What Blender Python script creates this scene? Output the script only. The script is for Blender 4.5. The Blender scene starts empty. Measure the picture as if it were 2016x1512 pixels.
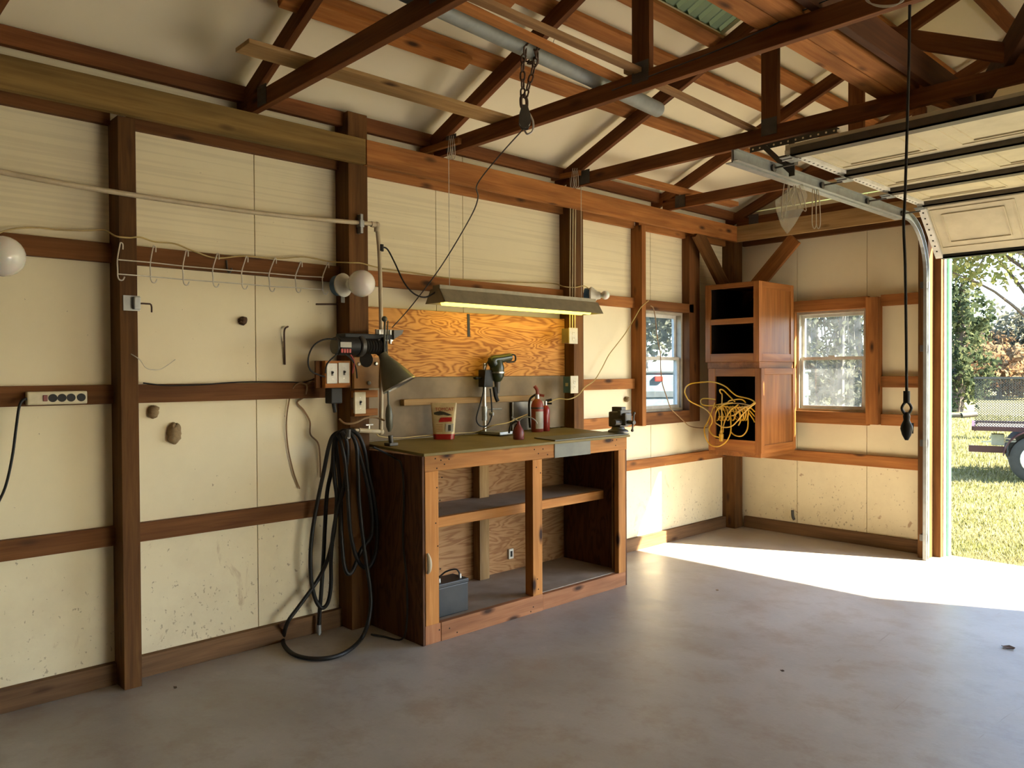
import bpy, bmesh, math, random
import numpy as np
from mathutils import Vector as V, Matrix as M
random.seed(7); rng = np.random.default_rng(7)
sc = bpy.context.scene
SUN, SKY, EXPO, RWO = 15.5, .35, 2.0, (3.0, 6.78, 1.75)
COL = sc.collection
R = math.radians

# ------------------------------------------------------------------ camera
RT = V((0.6866, 0.7270, -0.0053)); FW = V((-0.7269, 0.6866, -0.0144))
yaw, pit, rol, FPX = -0.81406345, -0.01443764, -0.00527605, 1541.87
FW = V((math.sin(yaw)*math.cos(pit), math.cos(yaw)*math.cos(pit), math.sin(pit)))
rt0 = V((math.cos(yaw), -math.sin(yaw), 0)); up0 = rt0.cross(FW)
RT = rt0*math.cos(rol) + up0*math.sin(rol); UP = -rt0*math.sin(rol) + up0*math.cos(rol)
CAM = V((0, 0, 1.5))
def ray(px, py): return FW*FPX + RT*(px-1008) - UP*(py-756)
def atx(px, py, x): d = ray(px, py); return CAM + d*(x/d.x)          # point of a pixel's ray on a wall plane
def aty(px, py, y): d = ray(px, py); return CAM + d*(y/d.y)
def atz(px, py, z): d = ray(px, py); return CAM + d*((z-1.5)/d.z)
def atd(px, py, w): return CAM + ray(px, py)*(w/FPX)
cd = bpy.data.cameras.new('camera'); cam = bpy.data.objects.new('camera', cd); COL.objects.link(cam)
cd.sensor_width = 36; cd.lens = FPX/2016*36; cd.clip_start = .02; cd.clip_end = 500
mm = M((RT, UP, -FW)).transposed().to_4x4(); mm.translation = CAM; cam.matrix_world = mm
sc.camera = cam

# ------------------------------------------------------------------ materials
MATS = {}
def nmat(name):
    m = bpy.data.materials.new(name); m.use_nodes = True
    nt = m.node_tree; b = nt.nodes['Principled BSDF']
    MATS[name] = m
    return m, nt, b
def L(nt, a, b): nt.links.new(a, b)
def N(nt, t, **k):
    n = nt.nodes.new(t)
    for a, v in k.items(): setattr(n, a, v)
    return n
def ramp(nt, src, stops):
    r = N(nt, 'ShaderNodeValToRGB'); e = r.color_ramp.elements
    while len(e) < len(stops): e.new(.5)
    for i, (p, c) in enumerate(stops): e[i].position = p; e[i].color = (*c, 1) if len(c) == 3 else c
    L(nt, src, r.inputs[0]); return r.outputs[0]
def math_(nt, op, a, b=None, c=None, clamp=False):
    n = N(nt, 'ShaderNodeMath', operation=op, use_clamp=clamp)
    for i, v in enumerate((a, b, c)):
        if v is None: continue
        if isinstance(v, (int, float)): n.inputs[i].default_value = v
        else: L(nt, v, n.inputs[i])
    return n.outputs[0]
def mix(nt, f, a, b, mode='MIX'):
    n = N(nt, 'ShaderNodeMix', data_type='RGBA', blend_type=mode)
    if isinstance(f, (int, float)): n.inputs[0].default_value = f
    else: L(nt, f, n.inputs[0])
    for i, v in ((6, a), (7, b)):
        if isinstance(v, tuple): n.inputs[i].default_value = (*v, 1)
        else: L(nt, v, n.inputs[i])
    return n.outputs[2]
def noise(nt, vec, scale, detail=3, rough=.5, dist=0):
    n = N(nt, 'ShaderNodeTexNoise'); n.inputs['Scale'].default_value = scale
    n.inputs['Detail'].default_value = detail; n.inputs['Roughness'].default_value = rough; n.inputs['Distortion'].default_value = dist
    if vec is not None: L(nt, vec, n.inputs['Vector'])
    return n.outputs['Fac']
def mapping(nt, src, scale=(1, 1, 1), loc=(0, 0, 0)):
    n = N(nt, 'ShaderNodeMapping'); n.inputs['Scale'].default_value = scale; n.inputs['Location'].default_value = loc
    L(nt, src, n.inputs['Vector']); return n.outputs[0]
def objvec(nt, k=31.0):
    tc = N(nt, 'ShaderNodeTexCoord'); oi = N(nt, 'ShaderNodeObjectInfo')
    v = N(nt, 'ShaderNodeVectorMath', operation='ADD'); L(nt, tc.outputs['Object'], v.inputs[0])
    m = math_(nt, 'MULTIPLY', oi.outputs['Random'], k); cb = N(nt, 'ShaderNodeCombineXYZ')
    L(nt, m, cb.inputs[0]); L(nt, m, cb.inputs[1]); L(nt, m, cb.inputs[2]); L(nt, cb.outputs[0], v.inputs[1])
    return v.outputs[0], oi.outputs['Random']
def bump(nt, b, h, s=.2, d=.01):
    n = N(nt, 'ShaderNodeBump'); n.inputs['Strength'].default_value = s; n.inputs['Distance'].default_value = d
    L(nt, h, n.inputs['Height']); L(nt, n.outputs[0], b.inputs['Normal'])
def wood(name, light, dark, knot=(.05, .02, .008), rough=.72, var=.25, knots=True):
    m, nt, b = nmat(name)
    v, rnd = objvec(nt)
    g = noise(nt, mapping(nt, v, (1.1, 22, 22)), 2.2, 6, .62, .6)
    big = noise(nt, mapping(nt, v, (.9, 6, 6)), 1.5, 2)
    c = ramp(nt, g, [(.28, dark), (.5, tuple((a+d)/2 for a, d in zip(light, dark))), (.72, light)])
    c = mix(nt, ramp(nt, big, [(.35, (.62,)*3), (.65, (1.08,)*3)]), (0, 0, 0), c)
    if knots:
        vo = N(nt, 'ShaderNodeTexVoronoi'); vo.inputs['Scale'].default_value = 1.0
        L(nt, mapping(nt, v, (2.9, 8, 8)), vo.inputs['Vector'])
        k = ramp(nt, vo.outputs['Distance'], [(.07, (1, 1, 1)), (.2, (0, 0, 0))])
        c = mix(nt, k, c, knot)
    vv = math_(nt, 'MULTIPLY_ADD', rnd, var, 1-var/2)
    hs = N(nt, 'ShaderNodeHueSaturation'); L(nt, c, hs.inputs['Color']); L(nt, vv, hs.inputs['Value'])
    L(nt, hs.outputs[0], b.inputs['Base Color']); b.inputs['Roughness'].default_value = rough; b.inputs['Specular IOR Level'].default_value = .22
    bump(nt, b, g, .15, .004)
    return m
wood('pine_warm', (.46, .19, .052), (.29, .10, .024))
wood('pine_pale', (.44, .28, .12), (.30, .17, .062))
wood('pine_green', (.30, .19, .058), (.20, .115, .03))
wood('truss_wood', (.235, .088, .026), (.125, .038, .010))
wood('post_wood', (.175, .078, .020), (.09, .035, .008))
wood('girt_wood', (.20, .082, .023), (.12, .042, .011))
wood('sill_wood', (.20, .11, .05), (.12, .06, .026))
wood('bench_wood', (.52, .235, .065), (.38, .145, .032), (.03, .012, .006))
wood('bench_red', (.44, .195, .085), (.31, .12, .048))
wood('dark_wood', (.10, .038, .013), (.055, .018, .006), knots=False)
wood('cabinet_oak', (.42, .165, .042), (.28, .09, .02), rough=.45, knots=False)
wood('stick_wood', (.33, .19, .085), (.2, .1, .04), knots=False)
def ply(name, light, dark, k=26, rough=.7):
    m, nt, b = nmat(name); v, rnd = objvec(nt, 5)
    n = noise(nt, mapping(nt, v, (1.0, 4.6, 4.6)), 1.5, 3, .5, .5)
    s = math_(nt, 'SINE', math_(nt, 'MULTIPLY', n, k*3.2))
    f = noise(nt, mapping(nt, v, (3, 60, 60)), 2, 3)
    s2 = math_(nt, 'ADD', math_(nt, 'MULTIPLY', s, .38), f)
    c = ramp(nt, s2, [(.1, light), (.62, tuple(.6*a+.4*d for a, d in zip(light, dark))), (.86, dark)])
    L(nt, c, b.inputs['Base Color']); b.inputs['Roughness'].default_value = rough; b.inputs['Specular IOR Level'].default_value = .25
ply('plywood', (.60, .285, .07), (.30, .11, .022), 34)
ply('plywood_pale', (.38, .205, .085), (.25, .115, .042), 26)
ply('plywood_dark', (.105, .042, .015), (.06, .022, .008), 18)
def foam(name, base, dirt):
    m, nt, b = nmat(name)
    ge = N(nt, 'ShaderNodeNewGeometry'); pos = ge.outputs['Position']
    sp = N(nt, 'ShaderNodeSeparateXYZ'); L(nt, pos, sp.inputs[0]); z = sp.outputs[2]
    big = noise(nt, pos, 1.1, 4, .55)
    c = mix(nt, ramp(nt, big, [(.35, (0, 0, 0)), (.7, (1, 1, 1))]), base, tuple(x*.9 for x in base))
    if dirt:
        rib = noise(nt, mapping(nt, pos, (.9, .9, 70)), 1, 2, .4)
        up = ramp(nt, z, [(0, (0, 0, 0)), (1, (1, 1, 1))])
        upm = math_(nt, 'MULTIPLY', math_(nt, 'MULTIPLY', math_(nt, 'SUBTRACT', z, 2.05), 6, clamp=True), math_(nt, 'LESS_THAN', sp.outputs[0], -4.095))
        ribd = ramp(nt, rib, [(.40, (1, 1, 1)), (.5, (0, 0, 0))])
        c = mix(nt, math_(nt, 'MULTIPLY', math_(nt, 'MULTIPLY', ribd, upm), .15), c, (.36, .28, .15))
        # grime low on the wall: chips and splashes
        low = math_(nt, 'MULTIPLY', math_(nt, 'SUBTRACT', 1.05, z), .75, clamp=True)
        f1 = noise(nt, mapping(nt, pos, (1, 1, .8)), 46, 3, .6)
        pt = noise(nt, pos, 1.9, 3)
        th = math_(nt, 'MULTIPLY_ADD', math_(nt, 'MULTIPLY', low, pt), -.30, .735)
        sp1 = math_(nt, 'MULTIPLY', math_(nt, 'SUBTRACT', f1, th), 22, clamp=True)
        c = mix(nt, math_(nt, 'MULTIPLY', sp1, .62), c, (.15, .085, .04))
        f2 = noise(nt, mapping(nt, pos, (1, 1, .45)), 5.5, 5, .7, 1.1)
        st = math_(nt, 'MULTIPLY', math_(nt, 'SUBTRACT', f2, math_(nt, 'MULTIPLY_ADD', low, -.09, .69)), 11, clamp=True)
        c = mix(nt, math_(nt, 'MULTIPLY', st, .5), c, (.34, .17, .06))
        fw_ = math_(nt, 'MULTIPLY', math_(nt, 'GREATER_THAN', sp.outputs[1], 6.82), math_(nt, 'MULTIPLY', math_(nt, 'SUBTRACT', .85, z), 3, clamp=True))
        f3 = noise(nt, pos, 12, 4, .65, .6); f4 = noise(nt, pos, 3.2, 2)
        s3 = math_(nt, 'MULTIPLY', math_(nt, 'SUBTRACT', math_(nt, 'MULTIPLY_ADD', f4, .25, f3), .76), 13, clamp=True)
        c = mix(nt, math_(nt, 'MULTIPLY', math_(nt, 'MULTIPLY', s3, fw_), .75), c, (.30, .13, .045))
        gr = ramp(nt, noise(nt, pos, 2.6, 5, .7), [(.45, (0, 0, 0)), (.75, (1, 1, 1))])
        c = mix(nt, math_(nt, 'MULTIPLY', gr, math_(nt, 'MULTIPLY_ADD', low, .35, .08)), c, (.40, .29, .16))
        c = mix(nt, math_(nt, 'MULTIPLY', low, .42), c, (.50, .42, .28))  # even tint, deeper towards the floor
    else:
        f1 = noise(nt, mapping(nt, pos, (30, 9, 9)), 1.2, 3, .6)
        sp1 = math_(nt, 'MULTIPLY', math_(nt, 'SUBTRACT', f1, .76), 18, clamp=True)
        c = mix(nt, math_(nt, 'MULTIPLY', sp1, .5), c, (.3, .2, .1))
    L(nt, c, b.inputs['Base Color']); b.inputs['Roughness'].default_value = .62
foam('foam_wall', (.86, .76, .51), True)
foam('foam_roof', (.90, .81, .58), False)
def concrete():
    m, nt, b = nmat('concrete')
    ge = N(nt, 'ShaderNodeNewGeometry'); pos = ge.outputs['Position']
    a = noise(nt, pos, .75, 6, .62, .4); bb = noise(nt, pos, 4.5, 6, .7); f = noise(nt, pos, 60, 3, .6)
    c = mix(nt, ramp(nt, a, [(.35, (0, 0, 0)), (.66, (1, 1, 1))]), (.32, .285, .24), (.45, .425, .38))
    c = mix(nt, math_(nt, 'MULTIPLY', ramp(nt, bb, [(.36, (1, 1, 1)), (.52, (0, 0, 0))]), .42), c, (.24, .165, .105))
    c = mix(nt, math_(nt, 'MULTIPLY', ramp(nt, bb, [(.6, (0, 0, 0)), (.75, (1, 1, 1))]), .35), c, (.58, .52, .44))
    w = noise(nt, mapping(nt, pos, (9, 1.1, 1)), 1.0, 6, .75, 1.2)
    c = mix(nt, math_(nt, 'MULTIPLY', ramp(nt, w, [(.66, (0, 0, 0)), (.72, (1, 1, 1))]), .4), c, (.20, .14, .09))
    c = mix(nt, math_(nt, 'MULTIPLY', f, .18), c, (.2, .16, .12))
    L(nt, c, b.inputs['Base Color']); b.inputs['Specular IOR Level'].default_value = .5
    L(nt, ramp(nt, bb, [(.3, (.34,)*3), (.7, (.5,)*3)]), b.inputs['Roughness'])
    bump(nt, b, math_(nt, 'ADD', math_(nt, 'MULTIPLY', f, .3), bb), .12, .01)
concrete()
def plain(name, col, rough=.5, metal=0, spec=.5, dust=0, dcol=(.3, .24, .16), coat=0, sc_=14):
    m, nt, b = nmat(name)
    v, rnd = objvec(nt, 11)
    n = noise(nt, v, sc_, 4, .6)
    c = mix(nt, ramp(nt, n, [(.4, (0, 0, 0)), (.7, (1, 1, 1))]), col, tuple(x*(1-.22) for x in col))
    if dust: c = mix(nt, math_(nt, 'MULTIPLY', ramp(nt, noise(nt, v, 6, 4), [(.4, (0, 0, 0)), (.7, (1, 1, 1))]), dust), c, dcol)
    L(nt, c, b.inputs['Base Color']); b.inputs['Roughness'].default_value = rough; b.inputs['Metallic'].default_value = metal
    b.inputs['Specular IOR Level'].default_value = spec; b.inputs['Coat Weight'].default_value = coat
    return m
plain('galvanized', (.36, .38, .375), .45, .6, dust=.2)
plain('steel_dark', (.075, .072, .068), .45, .5, dust=.2)
plain('steel_bright', (.62, .60, .56), .3, .9)
plain('rust_chain', (.10, .055, .035), .6, .5)
plain('gray_plate', (.12, .12, .095), .55, .3, dust=.15)
plain('white_plastic', (.72, .69, .58), .4)
plain('cream_plastic', (.62, .55, .36), .4)
plain('cream_pvc', (.56, .46, .30), .42)
plain('gray_pvc', (.25, .27, .255), .5, dust=.25, dcol=(.33, .3, .24))
plain('blue_box', (.05, .13, .24), .5)
plain('rubber_black', (.013, .012, .011), .5, spec=.3)
plain('black_plastic', (.016, .015, .014), .5, spec=.25)
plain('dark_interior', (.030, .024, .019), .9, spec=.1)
plain('cord_yellow', (.60, .33, .02), .4)
plain('cord_pale', (.48, .35, .12), .45)
plain('cord_brown', (.28, .165, .07), .5)
plain('twine', (.62, .55, .42), .8)
plain('wire_white', (.66, .61, .50), .35)
plain('red_paint', (.34, .022, .016), .35, coat=.3)
plain('red_dull', (.27, .045, .022), .5)
plain('oilcan_red', (.18, .022, .017), .42)
plain('label_gray', (.44, .42, .34), .5)
plain('lamp_green', (.10, .098, .066), .38, .1)
plain('lamp_inner', (.75, .72, .62), .3, .4)
plain('drill_green', (.024, .034, .014), .3, dust=.08)
plain('mud', (.30, .21, .11), .9, sc_=60)
plain('mud_dark', (.10, .055, .03), .9, sc_=60)
plain('bench_top', (.20, .15, .045), .6, spec=.25, dust=.2, dcol=(.25, .19, .09), sc_=5)
plain('bench_deck', (.30, .235, .17), .7, dust=.4, dcol=(.42, .36, .29), sc_=5)
plain('gray_board', (.28, .215, .14), .75, spec=.15, dust=.6, dcol=(.15, .115, .075), sc_=3)
plain('pan_metal', (.17, .155, .12), .35, .6)
plain('fixture_metal', (.25, .21, .135), .5, .3)
plain('steel_green', (.10, .34, .20), .4)
plain('roof_green', (.20, .25, .11), .4, .3)
plain('jamb_white', (.74, .74, .68), .4)
plain('vinyl_tan', (.46, .41, .31), .5)
plain('vinyl_white', (.66, .64, .58), .45)
plain('door_panel', (.56, .49, .33), .55, dust=.3, dcol=(.42, .34, .2), sc_=4)
plain('strut_metal', (.10, .08, .058), .5, .3)
plain('battery_black', (.016, .020, .022), .45, dust=.06)
plain('pouch_cream', (.66, .52, .27), .28)
plain('pouch_red', (.42, .02, .016), .28)
plain('pouch_dark', (.05, .045, .03), .4)
plain('trailer_maroon', (.055, .014, .018), .45)
plain('tire', (.03, .03, .03), .75)
plain('wheel_white', (.75, .74, .70), .4)
plain('van_white', (.23, .27, .305), .3, coat=.3)
plain('van_gray', (.11, .12, .125), .4)
plain('bounce_pad', (.62, .59, .53), .8)
plain('mesh_gray', (.055, .052, .048), .6)
plain('red_lens', (.8, .05, .03), .3)
plain('bark', (.10, .075, .055), .9)
plain('bark_gray', (.17, .15, .13), .9)
plain('winch_brown', (.42, .215, .07), .55, spec=.25)
plain('red_wire', (.35, .03, .02), .5)
plain('leaf_brown', (.10, .06, .03), .8)
def glass_mat(name, dust, tint):
    m, nt, b = nmat(name); nt.nodes.remove(b); out = nt.nodes['Material Output']
    t = N(nt, 'ShaderNodeBsdfTransparent'); t.inputs[0].default_value = (*tint, 1)
    g = N(nt, 'ShaderNodeBsdfGlossy'); g.inputs['Roughness'].default_value = .03
    d = N(nt, 'ShaderNodeBsdfDiffuse'); d.inputs[0].default_value = (.6, .58, .5, 1)
    tr = N(nt, 'ShaderNodeBsdfTranslucent'); tr.inputs[0].default_value = (.75, .75, .72, 1)
    dd = N(nt, 'ShaderNodeMixShader'); dd.inputs[0].default_value = .6; L(nt, d.outputs[0], dd.inputs[1]); L(nt, tr.outputs[0], dd.inputs[2])
    m1 = N(nt, 'ShaderNodeMixShader'); m1.inputs[0].default_value = .05; L(nt, t.outputs[0], m1.inputs[1]); L(nt, g.outputs[0], m1.inputs[2])
    m2 = N(nt, 'ShaderNodeMixShader'); L(nt, m1.outputs[0], m2.inputs[1]); L(nt, dd.outputs[0], m2.inputs[2])
    ge = N(nt, 'ShaderNodeNewGeometry')
    f = ramp(nt, noise(nt, ge.outputs['Position'], 9, 5, .7), [(.35, (dust*.5,)*3), (.75, (dust*1.8,)*3)])
    L(nt, f, m2.inputs[0]); L(nt, m2.outputs[0], out.inputs[0])
glass_mat('window_glass', .035, (.80, .85, .88)); glass_mat('dusty_glass', .07, (.74, .77, .78)); glass_mat('clear_bag', .16, (.93, .92, .88))
def fiberglass():
    m, nt, b = nmat('green_fiberglass'); nt.nodes.remove(b); out = nt.nodes['Material Output']
    d = N(nt, 'ShaderNodeBsdfDiffuse'); t = N(nt, 'ShaderNodeBsdfTranslucent'); d.inputs[0].default_value = (.14, .16, .07, 1); t.inputs[0].default_value = (.009, .0105, .005, 1)
    mx = N(nt, 'ShaderNodeAddShader'); L(nt, d.outputs[0], mx.inputs[0]); L(nt, t.outputs[0], mx.inputs[1]); L(nt, mx.outputs[0], out.inputs[0])
fiberglass()
def bulbmat():
    m, nt, b = nmat('frosted_bulb'); b.inputs['Base Color'].default_value = (.82, .79, .72, 1); b.inputs['Roughness'].default_value = .18
    b.inputs['Subsurface Weight'].default_value = .2; b.inputs['Coat Weight'].default_value = .4
bulbmat()
def emit(name, col, s):
    m, nt, b = nmat(name); b.inputs['Base Color'].default_value = (*col, 1)
    b.inputs['Emission Color'].default_value = (*col, 1); b.inputs['Emission Strength'].default_value = s
emit('tube_glow', (1.0, .78, .07), 1.5)
def leafmat(name, c1, c2, c3):
    m, nt, b = nmat(name); nt.nodes.remove(b); out = nt.nodes['Material Output']
    ge = N(nt, 'ShaderNodeNewGeometry')
    n = noise(nt, ge.outputs['Position'], 1.6, 3); r = ge.outputs['Random Per Island']
    c = mix(nt, ramp(nt, n, [(.38, (0, 0, 0)), (.62, (1, 1, 1))]), c1, c2); c = mix(nt, ramp(nt, r, [(.55, (0, 0, 0)), (.95, (1, 1, 1))]), c, c3)
    d = N(nt, 'ShaderNodeBsdfDiffuse'); t = N(nt, 'ShaderNodeBsdfTranslucent'); L(nt, c, d.inputs[0]); L(nt, c, t.inputs[0])
    mx = N(nt, 'ShaderNodeMixShader'); mx.inputs[0].default_value = .45; L(nt, d.outputs[0], mx.inputs[1]); L(nt, t.outputs[0], mx.inputs[2])
    L(nt, mx.outputs[0], out.inputs[0])
leafmat('leaf_green', (.13, .15, .045), (.20, .20, .07), (.27, .25, .10))
leafmat('leaf_dark', (.035, .05, .028), (.06, .075, .036), (.10, .11, .05))
leafmat('leaf_autumn', (.15, .11, .06), (.18, .135, .08), (.22, .11, .05))
leafmat('leaf_gray', (.085, .09, .06), (.13, .13, .09), (.19, .18, .13))
leafmat('grass_blade', (.15, .15, .05), (.21, .19, .085), (.30, .28, .16))
def groundmat():
    m, nt, b = nmat('lawn')
    ge = N(nt, 'ShaderNodeNewGeometry'); pos = ge.outputs['Position']
    n = noise(nt, pos, .28, 5, .6); n2 = noise(nt, pos, 7, 4, .7)
    c = mix(nt, ramp(nt, n, [(.38, (0, 0, 0)), (.62, (1, 1, 1))]), (.135, .13, .045), (.20, .17, .085))
    c = mix(nt, ramp(nt, n2, [(.4, (0, 0, 0)), (.7, (1, 1, 1))]), c, (.13, .115, .04), 'MIX')
    L(nt, c, b.inputs['Base Color']); b.inputs['Roughness'].default_value = .95; b.inputs['Specular IOR Level'].default_value = .1
groundmat()

# ------------------------------------------------------------------ objects
WM = {}
def tag(o, label=None, cat=None, group=None, kind=None):
    if label: o['label'] = label
    if cat: o['category'] = cat
    if group: o['group'] = group
    if kind: o['kind'] = kind
    return o
def place(o, mw, parent=None):
    COL.objects.link(o); WM[o.name] = mw
    if parent is not None:
        o.parent = parent; o.matrix_basis = WM[parent.name].inverted() @ mw
    else: o.matrix_basis = mw
    return o
def thing(name, label, cat, loc, group=None):
    o = bpy.data.objects.new(name, None); o.empty_display_size = .05
    place(o, M.Translation(V(loc))); return tag(o, label, cat, group)
def frame(d, wdir):
    x = V(d).normalized(); z = x.cross(V(wdir)).normalized(); y = z.cross(x)
    return M((x, y, z)).transposed()
def cr(pts, n=8, closed=False):
    pts = [V(p) for p in pts]
    if len(pts) < 3: return pts
    out = []; k = len(pts)
    for i in range(k if closed else k-1):
        if closed: p0, p1, p2, p3 = pts[i-1], pts[i], pts[(i+1) % k], pts[(i+2) % k]
        else: p0, p1, p2, p3 = pts[max(i-1, 0)], pts[i], pts[i+1], pts[min(i+2, k-1)]
        for j in range(n):
            t = j/n; out.append(.5*((2*p1)+(p2-p0)*t+(2*p0-5*p1+4*p2-p3)*t*t+(3*p1-p0-3*p2+p3)*t**3))
    if not closed: out.append(pts[-1])
    return out
class MB:
    def __init__(s): s.v = []; s.f = []; s.mi = []; s.m = 0
    def add(s, vs, fs):
        o = len(s.v); s.v += [V(v) for v in vs]; s.f += [[i+o for i in f] for f in fs]; s.mi += [s.m]*len(fs); return s
    def obox(s, c, size, rot=None, ch=0):
        hx, hy, hz = (x/2 for x in size); rot = rot or M.Identity(3); c = V(c)
        if ch <= 0:
            vs = [c+rot@V((x*hx, y*hy, z*hz)) for x in (-1, 1) for y in (-1, 1) for z in (-1, 1)]
            return s.add(vs, [(0, 1, 3, 2), (4, 6, 7, 5), (0, 4, 5, 1), (2, 3, 7, 6), (0, 2, 6, 4), (1, 5, 7, 3)])
        bm = bmesh.new(); bmesh.ops.create_cube(bm, size=1)
        for v in bm.verts: v.co = V((v.co.x*size[0], v.co.y*size[1], v.co.z*size[2]))
        bmesh.ops.bevel(bm, geom=bm.edges[:], offset=ch, segments=2, affect='EDGES', profile=.6)
        bm.verts.index_update()
        s.add([c+rot@v.co for v in bm.verts], [[v.index for v in f.verts] for f in bm.faces]); bm.free(); return s
    def box(s, x, y, z, ch=0):
        return s.obox(((x[0]+x[1])/2, (y[0]+y[1])/2, (z[0]+z[1])/2), (abs(x[1]-x[0]), abs(y[1]-y[0]), abs(z[1]-z[0])), None, ch)
    def bar(s, p0, p1, w, t, wdir=(0, 0, 1), ch=0):
        p0, p1 = V(p0), V(p1); return s.obox((p0+p1)/2, ((p1-p0).length, w, t), frame(p1-p0, wdir), ch)
    def lathe(s, prof, o, ax, n=20):
        # prof: (radius, height) along axis ax from o
        ax = V(ax).normalized(); a = ax.orthogonal().normalized(); b = ax.cross(a); o = V(o)
        vs = []; fs = []
        for r, h in prof:
            for i in range(n):
                t = 2*math.pi*i/n; vs.append(o+ax*h+(a*math.cos(t)+b*math.sin(t))*max(r, 1e-5))
        for j in range(len(prof)-1):
            for i in range(n): fs.append((j*n+i, j*n+(i+1) % n, (j+1)*n+(i+1) % n, (j+1)*n+i))
        fs.append(list(range(n))[::-1]); fs.append([(len(prof)-1)*n+i for i in range(n)])
        return s.add(vs, fs)
    def cyl(s, p0, p1, r, n=16, r2=None, c=0):
        p0, p1 = V(p0), V(p1); h = (p1-p0).length; r2 = r if r2 is None else r2
        pr = [(r, 0), (r2, h)] if not c else [(r-c, 0), (r, c), (r2, h-c), (r2-c, h)]
        return s.lathe(pr, p0, p1-p0, n)
    def ball(s, c, r, n=16, sq=(1, 1, 1), ax=(0, 0, 1)):
        o = len(s.v); s.lathe([(r*math.sin(math.pi*i/n), -r*math.cos(math.pi*i/n)) for i in range(n+1)], c, ax, n+4)
        for i in range(o, len(s.v)): d = s.v[i]-V(c); s.v[i] = V(c)+V((d.x*sq[0], d.y*sq[1], d.z*sq[2]))
        return s
    def tube(s, pts, r, n=8, smooth=6, closed=False, flat=None):
        P = cr(pts, smooth, closed) if smooth else [V(p) for p in pts]
        k = len(P); vs = []; fs = []; prev = None
        for i, p in enumerate(P):
            if closed: t = P[(i+1) % k]-P[i-1]
            else: t = P[min(i+1, k-1)]-P[max(i-1, 0)]
            if t.length < 1e-9: t = V((0, 0, 1))
            t.normalize()
            a = t.orthogonal() if prev is None else prev-t*prev.dot(t)
            if a.length < 1e-6: a = t.orthogonal()
            a.normalize(); prev = a; b = t.cross(a)
            rr = r(i/(k-1)) if callable(r) else r
            for j in range(n):
                q = 2*math.pi*j/n; vs.append(p+a*(rr*math.cos(q))+b*(rr*math.sin(q)))
        for i in range(k if closed else k-1):
            i2 = (i+1) % k
            for j in range(n): fs.append((i*n+j, i*n+(j+1) % n, i2*n+(j+1) % n, i2*n+j))
        if not closed: fs.append(list(range(n))[::-1]); fs.append([(k-1)*n+j for j in range(n)])
        return s.add(vs, fs)
    def prism(s, poly, ex):
        n = len(poly); ex = V(ex); vs = [V(p) for p in poly]+[V(p)+ex for p in poly]
        return s.add(vs, [list(range(n))[::-1], list(range(n, 2*n))]+[(i, (i+1) % n, n+(i+1) % n, n+i) for i in range(n)])
    def build(s, name, mat, parent=None, smooth=False, origin=None):
        mats = mat if isinstance(mat, (list, tuple)) else [mat]
        if origin is None:
            xs = [v.x for v in s.v]; ys = [v.y for v in s.v]; zs = [v.z for v in s.v]
            origin = V(((min(xs)+max(xs))/2, (min(ys)+max(ys))/2, min(zs)))
        me = bpy.data.meshes.new(name); me.from_pydata([v-V(origin) for v in s.v], [], s.f)
        for m in mats: me.materials.append(MATS[m])
        for p, i in zip(me.polygons, s.mi): p.material_index = i
        bm = bmesh.new(); bm.from_mesh(me); bmesh.ops.recalc_face_normals(bm, faces=bm.faces)
        bm.to_mesh(me); bm.free()
        o = bpy.data.objects.new(name, me); place(o, M.Translation(V(origin)), parent)
        if smooth:
            for p in me.polygons: p.use_smooth = True
            try: me.set_sharp_from_angle(angle=R(40))
            except Exception: pass
        return o
def board(name, p0, p1, w, t, wdir, mat, parent=None, ch=.003):
    p0, p1 = V(p0), V(p1); b = MB(); b.obox((0, 0, 0), ((p1-p0).length, w, t), None, ch)
    o = b.build(name, mat, None, origin=(0, 0, 0))
    mw = frame(p1-p0, wdir).to_4x4(); mw.translation = (p0+p1)/2
    WM[o.name] = mw
    if parent is not None: o.parent = parent; o.matrix_basis = WM[parent.name].inverted() @ mw
    else: o.matrix_basis = mw
    return o
def wbox(name, x, y, z, mat, parent=None, ch=.003, grain=None):
    d = [abs(x[1]-x[0]), abs(y[1]-y[0]), abs(z[1]-z[0])]; c = V((sum(x)/2, sum(y)/2, sum(z)/2))
    i = d.index(max(d)) if grain is None else grain; a = V((0, 0, 0)); a[i] = d[i]/2
    j = max((k for k in range(3) if k != i), key=lambda k: d[k]); k = 3-i-j; wd = V((0, 0, 0)); wd[j] = 1
    return board(name, c-a, c+a, d[j], d[k], wd, mat, parent, ch)
def text(s, size, c, right, up, mat, parent, name='lettering', sx=1):
    cu = bpy.data.curves.new(name, 'FONT'); cu.body = s; cu.size = size; cu.extrude = .0004; cu.align_x = 'CENTER'; cu.align_y = 'CENTER'
    cu.materials.append(MATS[mat]); o = bpy.data.objects.new(name, cu)
    r = V(right).normalized(); n = r.cross(V(up)).normalized(); u = n.cross(r)
    mw = M((r*sx, u, n)).transposed().to_4x4(); mw.translation = V(c)
    me = bpy.data.meshes.new_from_object(o); bpy.data.objects.remove(o); o = bpy.data.objects.new(name, me)
    return place(o, mw, parent)
def structure(o): o['kind'] = 'structure'; return o

XF, XG, XP, XB = -4.10, -4.06, -3.955, -3.915         # left wall: foam, girt face, post face, header face
YF, YG, YP = 6.84, 6.80, 6.66                          # far wall: foam, girt face, post face
TY = [.63, 1.86, 3.10, 4.345, 5.55, 6.74]              # trusses
PITCH = .4125
def rtop(x): return 3.012+PITCH*(x+4.01)               # upper face of the rafters
RIDGE, EAST = .25, 4.6
RW0, RW1, RWH = RWO                                 # opening added in the unseen right wall to let in more daylight

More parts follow.
